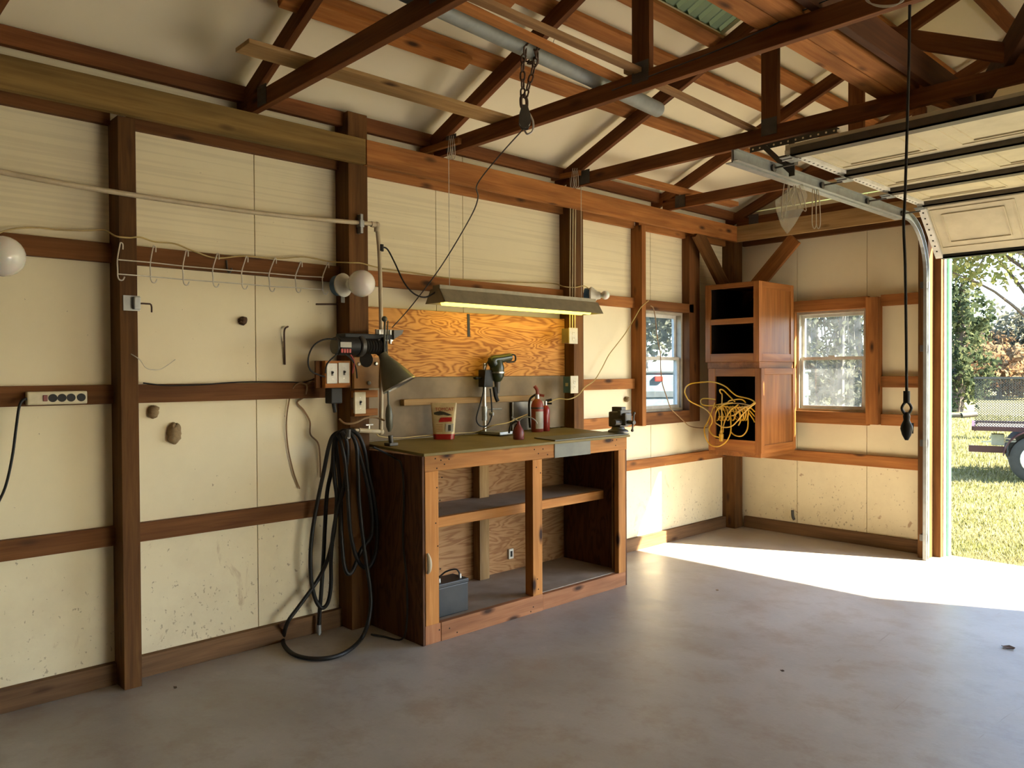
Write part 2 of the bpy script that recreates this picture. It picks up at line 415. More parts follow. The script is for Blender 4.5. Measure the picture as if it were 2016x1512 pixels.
# ------------------------------------------------------------------ the setting
f = MB(); f.box((-4.35, 4.6), (-9.1, 6.93), (-.25, 0)); structure(f.build('floor', 'concrete'))
def foam_wall(name, axis, plane, out, cols, zr, holes, skin):
    """foam sheets (cols: seams along the wall) with holes, a gap at each seam, and metal siding behind"""
    b = MB()
    def rect(u0, u1, z0, z1):
        for (h0, h1, hz0, hz1) in holes:
            if h0 < u1 and h1 > u0 and hz0 < z1 and hz1 > z0:
                if u0 < h0: rect(u0, h0, z0, z1)
                if h1 < u1: rect(h1, u1, z0, z1)
                a, c = max(u0, h0), min(u1, h1)
                if z0 < hz0: rect(a, c, z0, hz0)
                if hz1 < z1: rect(a, c, hz1, z1)
                return
        d0, d1 = dep
        if axis == 'x': b.box((d0, d1), (u0, u1), (z0, z1))
        else: b.box((u0, u1), (d0, d1), (z0, z1))
    dep = (plane, plane+out*.045); b.m = 0
    for u0, u1 in zip(cols[:-1], cols[1:]): rect(u0+.0025, u1-.0025, *zr)
    dep = (plane+out*.05, plane+out*.075); b.m = 1
    rect(cols[0], cols[-1], *zr)
    return structure(b.build(name, ['foam_wall', skin]))
W1 = (5.33, 5.99, 1.155, 2.03); W2 = (-3.43, -2.80, 1.14, 2.035)
foam_wall('wall_left', 'x', XF, -1, [-9, -3.9, -1.9, .03, 1.935, 3.19, 3.42, 4.62, 5.52, 6.84], (0, 3.0), [W1], 'roof_green')
DOOR = (-2.19, 1.2, 2.78)
foam_wall('wall_far', 'y', YF, 1, [-4.1, -3.43, -2.80, DOOR[0]-.13, 1.77, 2.99, 4.55], (0, 3.02), [W2, (DOOR[0], DOOR[1], -1, DOOR[2])], 'steel_green')
g = MB(); g.prism([(-4.1, YF, 3.03), (RIDGE, YF, rtop(RIDGE)+.05), (EAST, YF, 3.03)], (0, .05, 0)); structure(g.build('wall_gable', 'foam_wall'))
g = MB(); g.box((-4.2, 4.6), (-9.1, -9.0), (0, 3.02)); g.prism([(-4.1, -9, 3.03), (RIDGE, -9, rtop(RIDGE)+.05), (EAST, -9, 3.03)], (0, -.05, 0)); structure(g.build('wall_back', 'plywood_dark'))
g = MB(); g.box((4.55, 4.6), (-9, RW0), (0, 3.02)); g.box((4.55, 4.6), (RW1, 6.84), (0, 3.02)); g.box((4.55, 4.6), (RW0, RW1), (RWH, 3.02)); structure(g.build('wall_right', 'plywood_dark'))
# roof: foam sheets over the purlins, a bare opening where the ribbed metal shows, ribbed metal outside
SK = (-2.70, -2.16, 3.13, 4.37)
r = MB(); zo = .055
def rpanel(x0, x1, y0, y1, off, th, mir=False):
    zf = (lambda x: rtop(x)+off) if not mir else (lambda x: rtop(RIDGE)-(x-RIDGE)*(rtop(RIDGE)-3.0)/(EAST-RIDGE)+off)
    r.prism([(x0, y0, zf(x0)), (x1, y0, zf(x1)), (x1, y0, zf(x1)+th), (x0, y0, zf(x0)+th)], (0, y1-y0, 0))
Y0, Y1 = -9.3, 7.25
for x0, x1, y0, y1 in ((-4.32, SK[0], Y0, Y1), (SK[1], RIDGE, Y0, Y1), (SK[0], SK[1], Y0, SK[2]), (SK[0], SK[1], SK[3], Y1)): rpanel(x0, x1, y0, y1, zo, .03)
rpanel(RIDGE, EAST+.35, Y0, Y1, zo, .03, True)
structure(r.build('ceiling', 'foam_roof'))
r = MB(); yy = Y0
n = 0
ribs = []
while yy < Y1:
    ribs += [(yy, 0), (yy+.055, 0), (yy+.07, .02), (yy+.085, .02), (yy+.10, 0)]; yy += .115
zl = lambda x: rtop(x)+zo+.034
for sx0, sx1, zf in ((-4.4, SK[0], zl), (SK[0], SK[1], zl), (SK[1], RIDGE, zl), (RIDGE, EAST+.4, lambda x: rtop(RIDGE)-(x-RIDGE)*(rtop(RIDGE)-3.0)/(EAST-RIDGE)+zo+.034)):
    k = len(ribs); vs = [(sx0, y, zf(sx0)+h) for y, h in ribs]+[(sx1, y, zf(sx1)+h) for y, h in ribs]
    for mi_, keep in ((0, lambda y: not (sx0 == SK[0] and SK[2] < y < SK[3])), (1, lambda y: sx0 == SK[0] and SK[2] < y < SK[3])):
        r.m = mi_; F = [(i, i+1, k+i+1, k+i) for i in range(k-1) if keep(ribs[i][0])]
        if F: r.add(vs, F)
r.m = 0
o = r.build('ceiling', ['roof_green', 'green_fiberglass']); structure(o)
# baseboards
o = wbox('baseboard_left', (XF, XG), (-9, 1.195), (0, .105), 'sill_wood'); structure(o)
for y0, y1 in ((1.275, 2.44), (2.57, 4.376), (4.485, 6.66)): structure(wbox('baseboard_left', (XF, XG), (y0, y1), (0, .105), 'sill_wood'))
structure(wbox('baseboard_far', (-3.95, -2.325), (YG, YF), (0, .105), 'sill_wood'))

# ------------------------------------------------------------------ posts, girts, headers
def lab(o, l, c, g=None): return tag(o, l, c, g)
gp = 'upright wall posts'
lab(wbox('wall_post', (XF, XP), (1.195, 1.275), (0, 2.72), 'post_wood'), 'weathered wooden wall post with a metal bracket, between power strip and wire hook rack', 'post', gp)
lab(wbox('wall_post', (XF, XP), (2.44, 2.57), (0, 3.02), 'post_wood'), 'thick wooden wall post behind the winch and the black hose', 'post', gp)
lab(wbox('wall_post', (XF, XP), (4.376, 4.485), (0, 2.86), 'post_wood'), 'wooden wall post at the right end of the workbench carrying two outlet boxes', 'post', gp)
lab(wbox('wall_post', (XF, -3.965), (6.66, 6.80), (0, 2.86), 'post_wood'), 'corner post under and behind the stacked oak cabinets', 'post', gp)
lab(wbox('wall_post', (-2.325, -2.25), (YP, 6.80), (0, 3.0), 'post_wood'), 'brown post at the left side of the garage door opening', 'post', gp)
gg = 'horizontal wall girts'
def girtL(y0, y1, z0, l, m='girt_wood', h=.092): lab(wbox('wall_girt', (XF, XG), (y0, y1), (z0, z0+h), m), l, 'girt', gg)
def girtF(x0, x1, z0, l, m='girt_wood', h=.095): lab(wbox('wall_girt', (x0, x1), (YG, YF), (z0, z0+h), m), l, 'girt', gg)
girtL(-9, 1.195, .675, 'lowest girt left of the weathered post, under the power strip')
girtL(-9, 1.195, 1.36, 'girt carrying the cream power strip, left of the weathered post')
girtL(-9, 1.195, 2.04, 'girt behind the leftmost globe bulb, left of the weathered post')
girtL(1.275, 2.44, .675, 'low girt between weathered post and the hanging black hose')
girtL(1.275, 2.44, 1.36, 'girt with two mud nests below it, left of the winch')
girtL(1.275, 2.44, 2.04, 'girt holding the white wire hook rack')
girtL(2.57, 4.376, 2.035, 'girt behind the shop light, above the plywood sheet', 'pine_warm')
girtL(2.57, 4.376, .675, 'girt behind the workbench back')
girtL(4.485, 5.25, 2.036, 'short girt beside the small clear bulb right of the shop light', 'pine_warm', .085)
girtL(4.485, 5.25, 1.36, 'short girt the thin cord crosses, left of the left window', 'pine_warm', .085)
girtL(4.485, 5.25, 1.045, 'short girt behind the bench vise', 'pine_warm', .088)
girtL(4.485, 6.66, .678, 'long low girt right of the workbench, above the sunlit patch', 'pine_warm', .082)
girtF(-2.67, -2.325, 2.045, 'short girt at window head height next to the door post', 'pine_warm')
girtF(-2.67, -2.325, 1.36, 'short girt at mid height between far window and door post', 'pine_warm')
girtF(-2.67, -2.325, 1.04, 'short girt behind the hanging rope hook, next to the door post', 'pine_warm')
girtF(-3.965, -2.325, .682, 'long low girt under the far window', 'pine_warm')
gh = 'header beams along the eaves'
lab(wbox('header_beam', (XP, XB), (-9, 2.535), (2.72, 2.866), 'pine_green'), 'greenish header beam over the left half of the long wall', 'beam', gh)
lab(wbox('header_beam', (XP, XB), (2.541, 6.66), (2.72, 2.866), 'pine_warm'), 'reddish header beam over the workbench, ending at the far corner', 'beam', gh)
for i, (y0, y1) in enumerate(((-9, 1.195), (1.275, 2.44), (2.57, 4.376), (4.485, 5.25), (5.31, 6.66))):
    lab(wbox('header_beam', (XF+.002, XG), (y0, y1), (2.70, 2.846), 'pine_warm' if i > 1 else 'girt_wood'),
        ('outer header strip left of the weathered post', 'outer header strip over the wire hook rack', 'outer header strip over the shop light', 'short outer header strip left of the left window stud', 'outer header strip over the left window')[i], 'beam', gh)
lab(wbox('header_beam', (-3.92, 4.4), (6.62, 6.66), (2.72, 2.866), 'pine_pale'), 'pale header beam across the far wall with a faint red stamp', 'beam', gh)
lab(wbox('header_beam', (-3.965, 4.4), (YG-.002, YF-.002), (2.70, 2.846), 'girt_wood'), 'darker header behind the pale beam on the far wall', 'beam', gh)
# knee braces in the corner
lab(board('knee_brace', (-3.935, 5.98, 2.74), (-3.935, 6.64, 2.08), .14, .038, (0, 1, 1), 'post_wood'), 'dark knee brace above the cabinets on the long wall side', 'brace', 'knee braces in the corner')
lab(board('knee_brace', (-3.37, 6.685, 2.69), (-3.93, 6.685, 2.12), .13, .038, (1, 0, -1), 'pine_warm'), 'knee brace above the cabinets with its orange edge toward the far window', 'brace', 'knee braces in the corner')
# window studs
gs = 'window studs and rails'
lab(wbox('window_stud', (XF, -3.985), (5.25, 5.305), (1.05, 2.72), 'pine_warm'), 'full height stud left of the left window', 'stud', gs)
lab(wbox('window_stud', (XF, -4.02), (5.99, 6.155), (1.05, 2.72), 'girt_wood'), 'dark stud between the left window and the cabinets', 'stud', gs)
lab(wbox('window_rail', (XF, -4.02), (5.305, 6.06), (2.03, 2.108), 'girt_wood'), 'head rail over the left window', 'rail', gs)
lab(wbox('window_rail', (XF, -4.02), (5.305, 5.99), (1.05, 1.155), 'girt_wood'), 'sill rail under the left window', 'rail', gs)
lab(wbox('window_stud', (-2.772, -2.67), (6.74, YF), (1.045, 2.122), 'pine_warm'), 'stud at the right side of the far window', 'stud', gs)
lab(wbox('window_rail', (-3.5, -2.772), (6.79, YF), (2.037, 2.136), 'pine_warm'), 'head rail over the far window', 'rail', gs)
lab(wbox('window_rail', (-3.5, -2.772), (6.79, YF), (1.032, 1.14), 'pine_warm'), 'sill rail under the far window', 'rail', gs)
lab(wbox('window_stud', (-3.5, -3.43), (6.79, YF), (1.14, 2.037), 'pine_warm'), 'sunlit stud between the cabinets and the far window', 'stud', gs)
# windows (single hung, tan frames)
def window(name, axis, u0, u1, z0, z1, plane, out):
    mat = 'vinyl_tan'
    def bx(b, a0, a1, c0, c1, d0, d1):
        d0, d1 = plane+out*d0, plane+out*d1
        b.box((d0, d1), (a0, a1), (c0, c1)) if axis == 'x' else b.box((a0, a1), (d0, d1), (c0, c1))
    b = MB(); t = .022; zm = (z0+z1)/2+.02
    for q in ((u0, u0+t, z0, z1), (u1-t, u1, z0, z1), (u0+t, u1-t, z0, z0+t), (u0+t, u1-t, z1-t, z1)): bx(b, *q, -.01, .075)
    root = structure(b.build(name, mat))
    s = .028
    for nm, a0, a1, c0, c1, d in (('upper_sash', u0+t, u1-t, zm-.01, z1-t, .045), ('lower_sash', u0+t, u1-t, z0+t, zm+.02, .012)):
        b = MB()
        for q in ((a0, a0+s, c0, c1), (a1-s, a1, c0, c1), (a0+s, a1-s, c0, c0+s), (a0+s, a1-s, c1-s, c1)): bx(b, *q, d, d+.026)
        sash = b.build(nm, 'vinyl_white', root)
        p = MB(); bx(p, a0+s-.004, a1-s+.004, c0+s-.004, c1-s+.004, d+.011, d+.015); p.build('pane', 'dusty_glass' if name == 'window_2' and nm == 'lower_sash' else 'window_glass', sash)
    b = MB(); um = (u0+u1)/2; bx(b, um-.03, um+.03, zm+.02, zm+.032, .01, .03); b.build('sash_lock', 'vinyl_white', root)
    return root
window('window_1', 'x', W1[0], W1[1], W1[2], W1[3], XF-.005, -1)
window('window_2', 'y', W2[0], W2[1], W2[2], W2[3], YF+.005, 1)

# ------------------------------------------------------------------ trusses
gt = 'roof trusses'
TL = ['roof truss at the far upper left edge of the view', 'roof truss left of the thick winch post, a loose board crossing it', 'roof truss the grey pipe, the pulley chain and thin sticks rest by', 'roof truss carrying the punched hanger of the door track', 'roof truss over the left window, nearest the far wall but one', 'gable truss against the far wall']
def truss(i, y):
    t = thing('roof_truss', TL[i], 'truss', (-3.9, y, 2.868), gt); m = 'truss_wood'
    xe = 4.3
    board('bottom_chord', (-3.98, y, 2.913), (xe, y, 2.913), .09, .038, (0, 0, 1), m, t)
    d = V((1, 0, PITCH)).normalized(); nrm = V((-PITCH, 0, 1)).normalized()
    a = V((-4.22, y, rtop(-4.22)))-nrm*.045; e = V((RIDGE, y, rtop(RIDGE)))-nrm*.045
    board('top_chord', a, e, .09, .038, nrm, m, t)
    sl = (rtop(RIDGE)-3.0)/(EAST-RIDGE); n2 = V((sl, 0, 1)).normalized()
    board('top_chord', V((RIDGE, y, rtop(RIDGE)))-n2*.045, V((EAST, y, 3.0))-n2*.045, .09, .038, n2, m, t)
    for x in (-2.345, RIDGE*2+2.345-.1):
        board('web', (x, y, 2.958), (x, y, rtop(-2.345)-.09), .105, .036, (1, 0, 0), m, t)
    if i in (3, 4): board('web', (-2.30, y, rtop(-2.3)-.14), (-1.0 if i == 3 else -1.35, y, 2.97), .09, .034, (0, 0, 1), m, t)
    board('web', (RIDGE, y, 2.958), (RIDGE, y, rtop(RIDGE)-.1), .105, .036, (1, 0, 0), m, t)
    for x, z in ((-3.80, 2.915), (-2.345, 2.945)):
        g = MB(); g.box((x-.05, x+.05), (y-.0215, y-.0195), (z-.04, z+.06))
        for q in range(7):
            for w in range(3): g.box((x-.042+q*.013, x-.038+q*.013), (y-.0225, y-.0212), (z-.03+w*.03, z-.012+w*.03))
        g.build('gusset_plate', 'steel_dark', t)
for i, y in enumerate(TY): truss(i, y)
# purlins over the rafters
gq = 'roof purlins'
pn = V((-PITCH, 0, 1)).normalized()
for x, w, l, m in ((-4.035, .14, 'eave purlin along the top of the long wall', 'truss_wood'), (-3.375, .092, 'lowest lit purlin above the loose board', 'pine_warm'), (-2.945, .092, 'second lit purlin from the eave, above the grey pipe', 'pine_warm'),
                   (-2.70, .092, 'third lit purlin from the eave, below the green opening', 'pine_warm'), (-2.12, .09, 'purlin on the upper side of the green opening', 'pine_warm'), (-1.66, .09, 'purlin above the flat double boards', 'truss_wood'), (-1.2, .09, 'purlin toward the ridge at the upper right', 'truss_wood'), (-.7, .09, 'purlin next to the ridge', 'truss_wood')):
    c = V((x, 0, rtop(x)))+pn*.0205
    if w > .1: c = V((x+.02, 0, rtop(x)-.055)); o = wbox('purlin', (x-.015, x+.023), (-9, 6.83), (2.945, 3.03), m)
    else: o = board('purlin', (c.x, -9, c.z), (c.x, 6.83, c.z), w, .038, (1, 0, PITCH), m)
    lab(o, l, 'purlin', gq)
    if x == -3.375:
        o = board('purlin', (c.x-.02, 1.75, c.z-.04), (c.x-.02, 2.88, c.z-.04), .089, .036, (1, 0, PITCH), m); lab(o, 'short lapped purlin piece with nail holes under the lowest lit purlin', 'purlin', gq)
    if x == -2.945:
        o = board('purlin', (c.x-.02, 1.8, c.z-.04), (c.x-.02, 2.83, c.z-.04), .089, .036, (1, 0, PITCH), m); lab(o, 'short lapped purlin piece under the second lit purlin', 'purlin', gq)
# flat double boards and on-edge board on the bottom chords
gb = 'boards lying over the trusses'
lab(board('flat_board', (-1.675, 1.6, 2.978), (-1.675, 4.37, 2.978), .10, .036, (1, 0, 0), 'pine_warm'), 'left one of two flat boards laid side by side over the trusses', 'board', gb)
lab(board('flat_board', (-1.57, 1.6, 2.978), (-1.57, 4.37, 2.978), .10, .036, (1, 0, 0), 'pine_warm'), 'right one of two flat boards laid side by side over the trusses', 'board', gb)
lab(board('edge_board', (-1.47, 1.4, 3.03), (-1.47, 5.6, 3.03),   .14, .038, (0, 0, 1), 'dark_wood'), 'dark board standing on edge beside the two flat boards', 'board', gb)
lab(board('edge_board', (-.9, 3.9, 3.03), (-1.42, 5.0, 3.03),   .14, .038, (0, 0, 1), 'dark_wood'), 'dark slanting board behind the door rope near the upper right', 'board', gb)
lab(board('loose_board', (-3.38, 1.545, 2.968), (-3.36, 3.15, 2.968), .145, .02, (1, 0, 0), 'pine_pale'), 'pale loose board lying across two trusses above the wire hook rack', 'board', gb)
lab(board('loose_board', (-3.79, 4.62, 3.0), (-3.72, 6.25, 2.985), .085, .036, (1, 0, 0), 'pine_warm'), 'short orange board lying over the trusses above the left window', 'board', gb)
for y, c0, c1, l in ((3.055, (829, 299), (905, 277), 'little orange cleat at the heel of the pulley truss'), (4.30, (1061, 357), (1142, 340), 'little orange cleat at the heel of the truss with wire loops')):
    lab(board('cleat', aty(*c0, y), aty(*c1, y), .03, .036, (0, 1, 0), 'pine_warm'), l, 'cleat', gb)
gk = 'thin sticks over the trusses'
lab(board('stick', (-2.40, 1.75, 2.965), (-2.50, 3.2, 2.965), .05, .022, (1, 0, 0), 'pine_warm'), 'thin orange stick right beside the grey pipe', 'stick', gk)
lab(board('stick', (-2.33, 1.75, 2.965), (-2.36, 3.2, 2.965), .045, .022, (1, 0, 0), 'stick_wood'), 'thin dark stick lying farther from the grey pipe', 'stick', gk)
lab(board('stick', (-2.40, 3.05, 2.97), (-2.47, 4.42, 2.97), .045, .022, (1, 0, 0), 'stick_wood'), 'thin stick running on toward the punched door hanger', 'stick', gk)
# grey pipe
p = MB(); a, b_ = V((-2.50, 1.5, 2.998)), V((-2.69, 3.70, 2.998))
d = (b_-a).normalized(); p.lathe([(.042, 0), (.042, (b_-a).length), (.036, (b_-a).length), (.036, (b_-a).length-.15)], a, d, 24)
lab(p.build('grey_pipe', 'gray_pvc', None, True), 'thick grey pipe lying across the trusses, open end toward the door', 'pipe')

b = MB(); q = aty(1090, 92, 3.06); b.tube([aty(1088, 95, 3.0), aty(1091, 78, 3.0), aty(1102, 77, 3.02), aty(1117, 80, 3.05)], .002, 6, 4)
lab(b.build('bent_wire', 'twine', None, True), 'short pale bent wire on the thin dark stick near the pipe', 'wire')
# chain, pulley and cable
CP = V((-2.60, 2.54, 2.998))
t = thing('pulley_hoist', 'rusty chain looped over the grey pipe with a snatch block pulley', 'hoist', (-2.6, 2.54, 2.5))
def link(b, c, d, wdir, l=.048, w=.03, r=.0045):
    d = V(d).normalized(); s = V(wdir); s = (s-d*s.dot(d)).normalized(); h = l/2-w/2; w2 = w/2-r
    pts = [V(c)+d*(h*sg+w2*math.sin(q)*sg)+s*(w2*math.cos(q)*1) for sg, qs in ((1, (0, 45, 90, 135, 180)), (-1, (180, 135, 90, 45, 0))) for q in [R(x) for x in qs]]
    b.tube(pts, r, 6, 0, True)
def chain(b, path, step=.036):
    P = cr(path, 20); acc = 0; k = 0; last = P[0]
    for p0, p1 in zip(P[:-1], P[1:]):
        acc += (p1-p0).length
        if acc >= step:
            acc -= step; dd = p1-last; last = p1; sd = V((1, .35, .1)) if k % 2 else V((-.35, 1, .1)); link(b, p1, dd if dd.length else (0, 0, 1), sd); k += 1
pA = atx(1017, 108, -2.66); pB = atx(1038, 98, -2.56)
c = MB()
lo = CP+V((0, 0, -.23))
dy = .055
chain(c, [CP+V((-.05, -.035, .01)), CP+V((0, -.035, .056)), CP+V((.05, -.035, 0)), CP+V((.03, -.035, -.09)), lo+V((0, -.006, .0))])
chain(c, [CP+V((-.05, .035, .01)), CP+V((0, .035, .056)), CP+V((.05, .04, 0)), CP+V((.03, .035, -.09)), lo+V((0, .006, .0))])
chain(c, [CP+V((-.045, .0, .02)), CP+V((0, .0, .056)), CP+V((.05, .01, .01)), CP+V((.035, .05, -.045)), CP+V((-.01, .06, -.05)), CP+V((-.045, .05, -.01))])
c.build('chain', 'rust_chain', t, True)
s_ = MB()
s_.tube([lo+V((0, 0, .012)), lo+V((0, .018, -.006)), lo+V((0, .014, -.045)), lo+V((0, -.014, -.045)), lo+V((0, -.018, -.006))], .0075, 8, 6, True); s_.build('shackle', 'rust_chain', t, True)
bl = lo+V((0, .005, -.095)); s_ = MB()
for sg in (-1, 1):
    ex = V((.008*sg, .008*sg, 0)); q = V((RT.x, RT.y, 0)).normalized(); nn = V((-q.y, q.x, 0))
    pl = [bl+q*x+V((0, 0, z))+nn*(.018*sg) for x, z in ((-.012, .06), (.012, .06), (.026, .015), (.028, -.02), (.014, -.045), (-.014, -.045), (-.028, -.02), (-.026, .015))]
    s_.prism(pl, nn*.004)
s_.build('block_cheek', 'steel_dark', t)
s_ = MB(); s_.lathe([(.026, -.012), (.021, -.004), (.021, .004), (.026, .012)], bl+V((0, 0, -.012)), nn, 20); s_.build('sheave', 'steel_bright', t, True)
s_ = MB(); cb = bl+q*.05+V((0, 0, -.075))
s_.tube([bl+q*.012+V((0, 0, .04)), bl+q*.038+V((0, 0, -.01)), bl+q*.036+V((0, 0, -.055)), bl+q*.012+V((0, 0, -.07)), bl+q*.0+V((0, 0, -.055))], .0045, 8, 6); s_.build('hook', 'steel_bright', t, True)
w = MB(); k1 = atx(940, 362, -3.05); k2 = atx(941, 390, -3.1); wend = atx(772, 645, -3.80)
w.tube([bl+V((0, 0, -.04)), bl.lerp(k1, .5)+V((0, 0, -.01)), k1, k2, atx(925, 430, -3.2), atx(870, 522, -3.45), atx(812, 600, -3.70), wend], .0035, 6, 6)
lab(w.build('winch_cable', 'steel_dark', None, True), 'thin dark winch cable running up from the winch to the pulley', 'cable')

# ------------------------------------------------------------------ overhead door, track, rope
t = thing('overhead_door', 'cream sectional garage door rolled up overhead on its tracks', 'garage door', (-.8, 5.3, 2.70))
SY = [4.155, 4.85, 5.535, 6.16]; X0, X1 = -2.155, 1.14
def section(p0, p1, k):
    p0, p1 = V(p0), V(p1); b = MB(); d = (p1-p0); ln = d.length; d.normalize(); nrm = V((0, -d.z, d.y)) if d.y*1 > 0 else V((0, -d.z, d.y))
    if nrm.z < 0: nrm = -nrm
    rot = M((V((1, 0, 0)), d, nrm)).transposed(); c = (p0+p1)/2; c.x = (X0+X1)/2
    b.obox(c+nrm*.02, (X1-X0, ln-.006, .03), rot)
    nw = 5; wv = (X1-X0)/nw
    for i in range(nw):                                   # embossed panel outlines
        xc = X0+wv*(i+.5)
        for hw, hl, th in ((.27, ln/2-.09, .004), (.20, ln/2-.14, .006)):
            for sg in (-1, 1):
                b.obox(V((xc, c.y, c.z))+d*(hl*sg)+nrm*.003, (hw*2, .008, th*2), rot); b.obox(V((xc+hw*sg, c.y, c.z))+nrm*.003, (.008, hl*2, th*2), rot)
    o = b.build('door_section', 'door_panel', t)
    e = MB()                                              # punched end stile
    for xx in (X0+.02, X1-.02):
        e.obox(V((xx, c.y, c.z))-nrm*.005, (.05, ln-.01, .022), rot)
    o2 = e.build('end_stile', 'vinyl_white', o)
    h = MB()
    for q in range(int(ln/.055)):
        h.lathe([(.007, -.0005), (.007, .0012)], V((X0+.02, c.y, c.z))+d*(-ln/2+.03+q*.055)-nrm*.0162, -nrm, 8)
    h.build('stile_hole', 'dark_interior', o2)
for k in range(3): section((0, SY[k], 2.735), (0, SY[k+1], 2.735), k)
section((0, SY[3], 2.735), (0, 6.57, 2.372), 3)
for k, (y, z) in enumerate([(SY[0], 2.70), (SY[1], 2.70), (SY[2], 2.70), (SY[3], 2.70), (6.555, 2.36)]):
    b = MB(); b.box((X0+.03, X1-.03), (y, y+.065), (z, z+.012)); b.box((X0+.03, X1-.03), (y, y+.006), (z, z+.05)); b.box((X0+.03, X1-.03), (y+.06, y+.066), (z, z+.05))
    b.build('strut' if k < 4 else 'bottom_seal', 'strut_metal' if k < 4 else 'rubber_black', t)
    if k == 4: continue
    for xx in (X0+.02, -.51, X1-.02):
        h = MB(); h.box((xx-.03, xx+.03), (y-.05, y+.09), (z-.012, z-.006)); h.cyl((xx-.03, y-.01, z-.014), (xx+.03, y-.01, z-.014), .008, 8); h.build('hinge', 'galvanized', t)
for y in (SY[0]+.05, SY[1]-.03, SY[2]-.03, SY[3]-.03):
    h = MB(); h.cyl((X0-.10, y, 2.668), (X0+.03, y, 2.668), .006, 8); h.lathe([(.012, 0), (.023, .003), (.023, .016), (.012, .02)], (X0-.105, y, 2.668), (1, 0, 0), 16); h.build('roller', 'steel_dark', t, True)
# track
def trackpath():
    P = [V((-2.25, 3.79, 2.668)), V((-2.25, 6.10, 2.668))]; cy, cz, rr = 6.20, 2.668-.42, .42
    for q in range(1, 12): a_ = R(90-90*q/11); P.append(V((-2.25, cy+rr*math.cos(a_)*1.0, cz+rr*math.sin(a_))))
    P.append(V((-2.25, 6.62, .0))); return P
t = thing('door_track', 'galvanized garage door track curving down beside the door post', 'track', (-2.25, 5.0, 0))
b = MB(); P = trackpath(); prof = [(-.012, -.03), (.014, -.03), (.014, -.027), (-.009, -.027), (-.009, .027), (.014, .027), (.014, .03), (-.012, .03)]
vs = []; fs = []
for i, p in enumerate(P):
    tg = (P[min(i+1, len(P)-1)]-P[max(i-1, 0)]).normalized(); nr = V((0, -tg.z, tg.y))
    vs += [p+V((u, 0, 0))+nr*v for u, v in prof]
k = len(prof)
for i in range(len(P)-1): fs += [(i*k+j, i*k+(j+1) % k, (i+1)*k+(j+1) % k, (i+1)*k+j) for j in range(k)]
fs += [list(range(k)), [(len(P)-1)*k+j for j in range(k)]]
b.add(vs, fs); b.build('rail', 'galvanized', t)
b = MB(); b.box((-2.275, -2.266), (3.79, 6.15), (2.634, 2.70)); b.box((-2.31, -2.266), (3.79, 6.15), (2.63, 2.634)); b.build('reinforcing_angle', 'galvanized', t)
b = MB(); b.box((-2.262, -2.238), (6.64, 6.66), (.03, 2.2)); b.build('jamb_bracket', 'galvanized', t)
for z in (.15, .9, 1.65, 2.15): b = MB(); b.box((-2.29, -2.245), (6.60, 6.66), (z, z+.05)); b.build('track_clip', 'steel_dark', t)
t = thing('track_hanger', 'punched angle iron hanger bolted under the truss holding the door track', 'hanger', (-2.1, 4.30, 2.70))
def punched(b, p0, p1, w=.032):
    p0, p1 = V(p0), V(p1); b.bar(p0, p1, w, .004, (0, 0, 1) if abs((p1-p0).normalized().z) < .8 else (1, 0, 0))
b = MB(); punched(b, (-2.46, 4.31, 2.835), (-1.93, 4.31, 2.835)); b.box((-2.46, -1.93), (4.31, 4.342), (2.848, 2.852)); b.build('punched_angle', 'steel_dark', t)
b = MB(); 
for q in range(12): b.lathe([(.006, 0), (.006, .0012)], (-2.44+q*.045, 4.308, 2.835), (0, -1, 0), 8)
b.build('angle_hole', 'foam_roof', t)
b = MB(); b.box((-2.21, -2.175), (4.305, 4.31), (2.63, 2.85)); b.bar((-2.36, 4.306, 2.83), (-2.2, 4.306, 2.66), .03, .004, (0, 0, 1)); b.box((-2.28, -2.175), (4.31, 4.35), (2.70, 2.76)); b.build('hanger_leg', 'steel_dark', t)
# jamb and trims at the opening
structure(wbox('trim_1', (-2.25, -2.195), (6.785, 6.838), (0, 2.8), 'post_wood'))
b = MB(); b.box((-2.205, -2.184), (6.83, 6.88), (0, 2.8)); structure(b.build('trim_2', 'jamb_white'))
b = MB(); b.box((-2.19, -2.165), (6.88, 6.925), (0, 2.8)); b.box((-2.24, -2.165), (6.92, 6.935), (0, 2.8)); structure(b.build('trim_3', 'steel_green'))
structure(wbox('trim_4', (1.15, 1.195), (6.68, 6.84), (0, 2.8), 'pine_warm'))
structure(wbox('trim_5', (-2.25, 1.2), (6.70, 6.84), (2.79, 2.86), 'pine_warm'))
b = MB(); b.cyl((-2.12, 7.02, 1.132), (-2.045, 7.13, 1.142), .022, 12); b.cyl((-2.12, 7.02, 1.132), (-2.3, 6.93, 1.12), .016, 10)
lab(b.build('gate_pipe', 'steel_dark', None, True), 'short dark pipe end jutting out beside the green door trim outside', 'pipe')
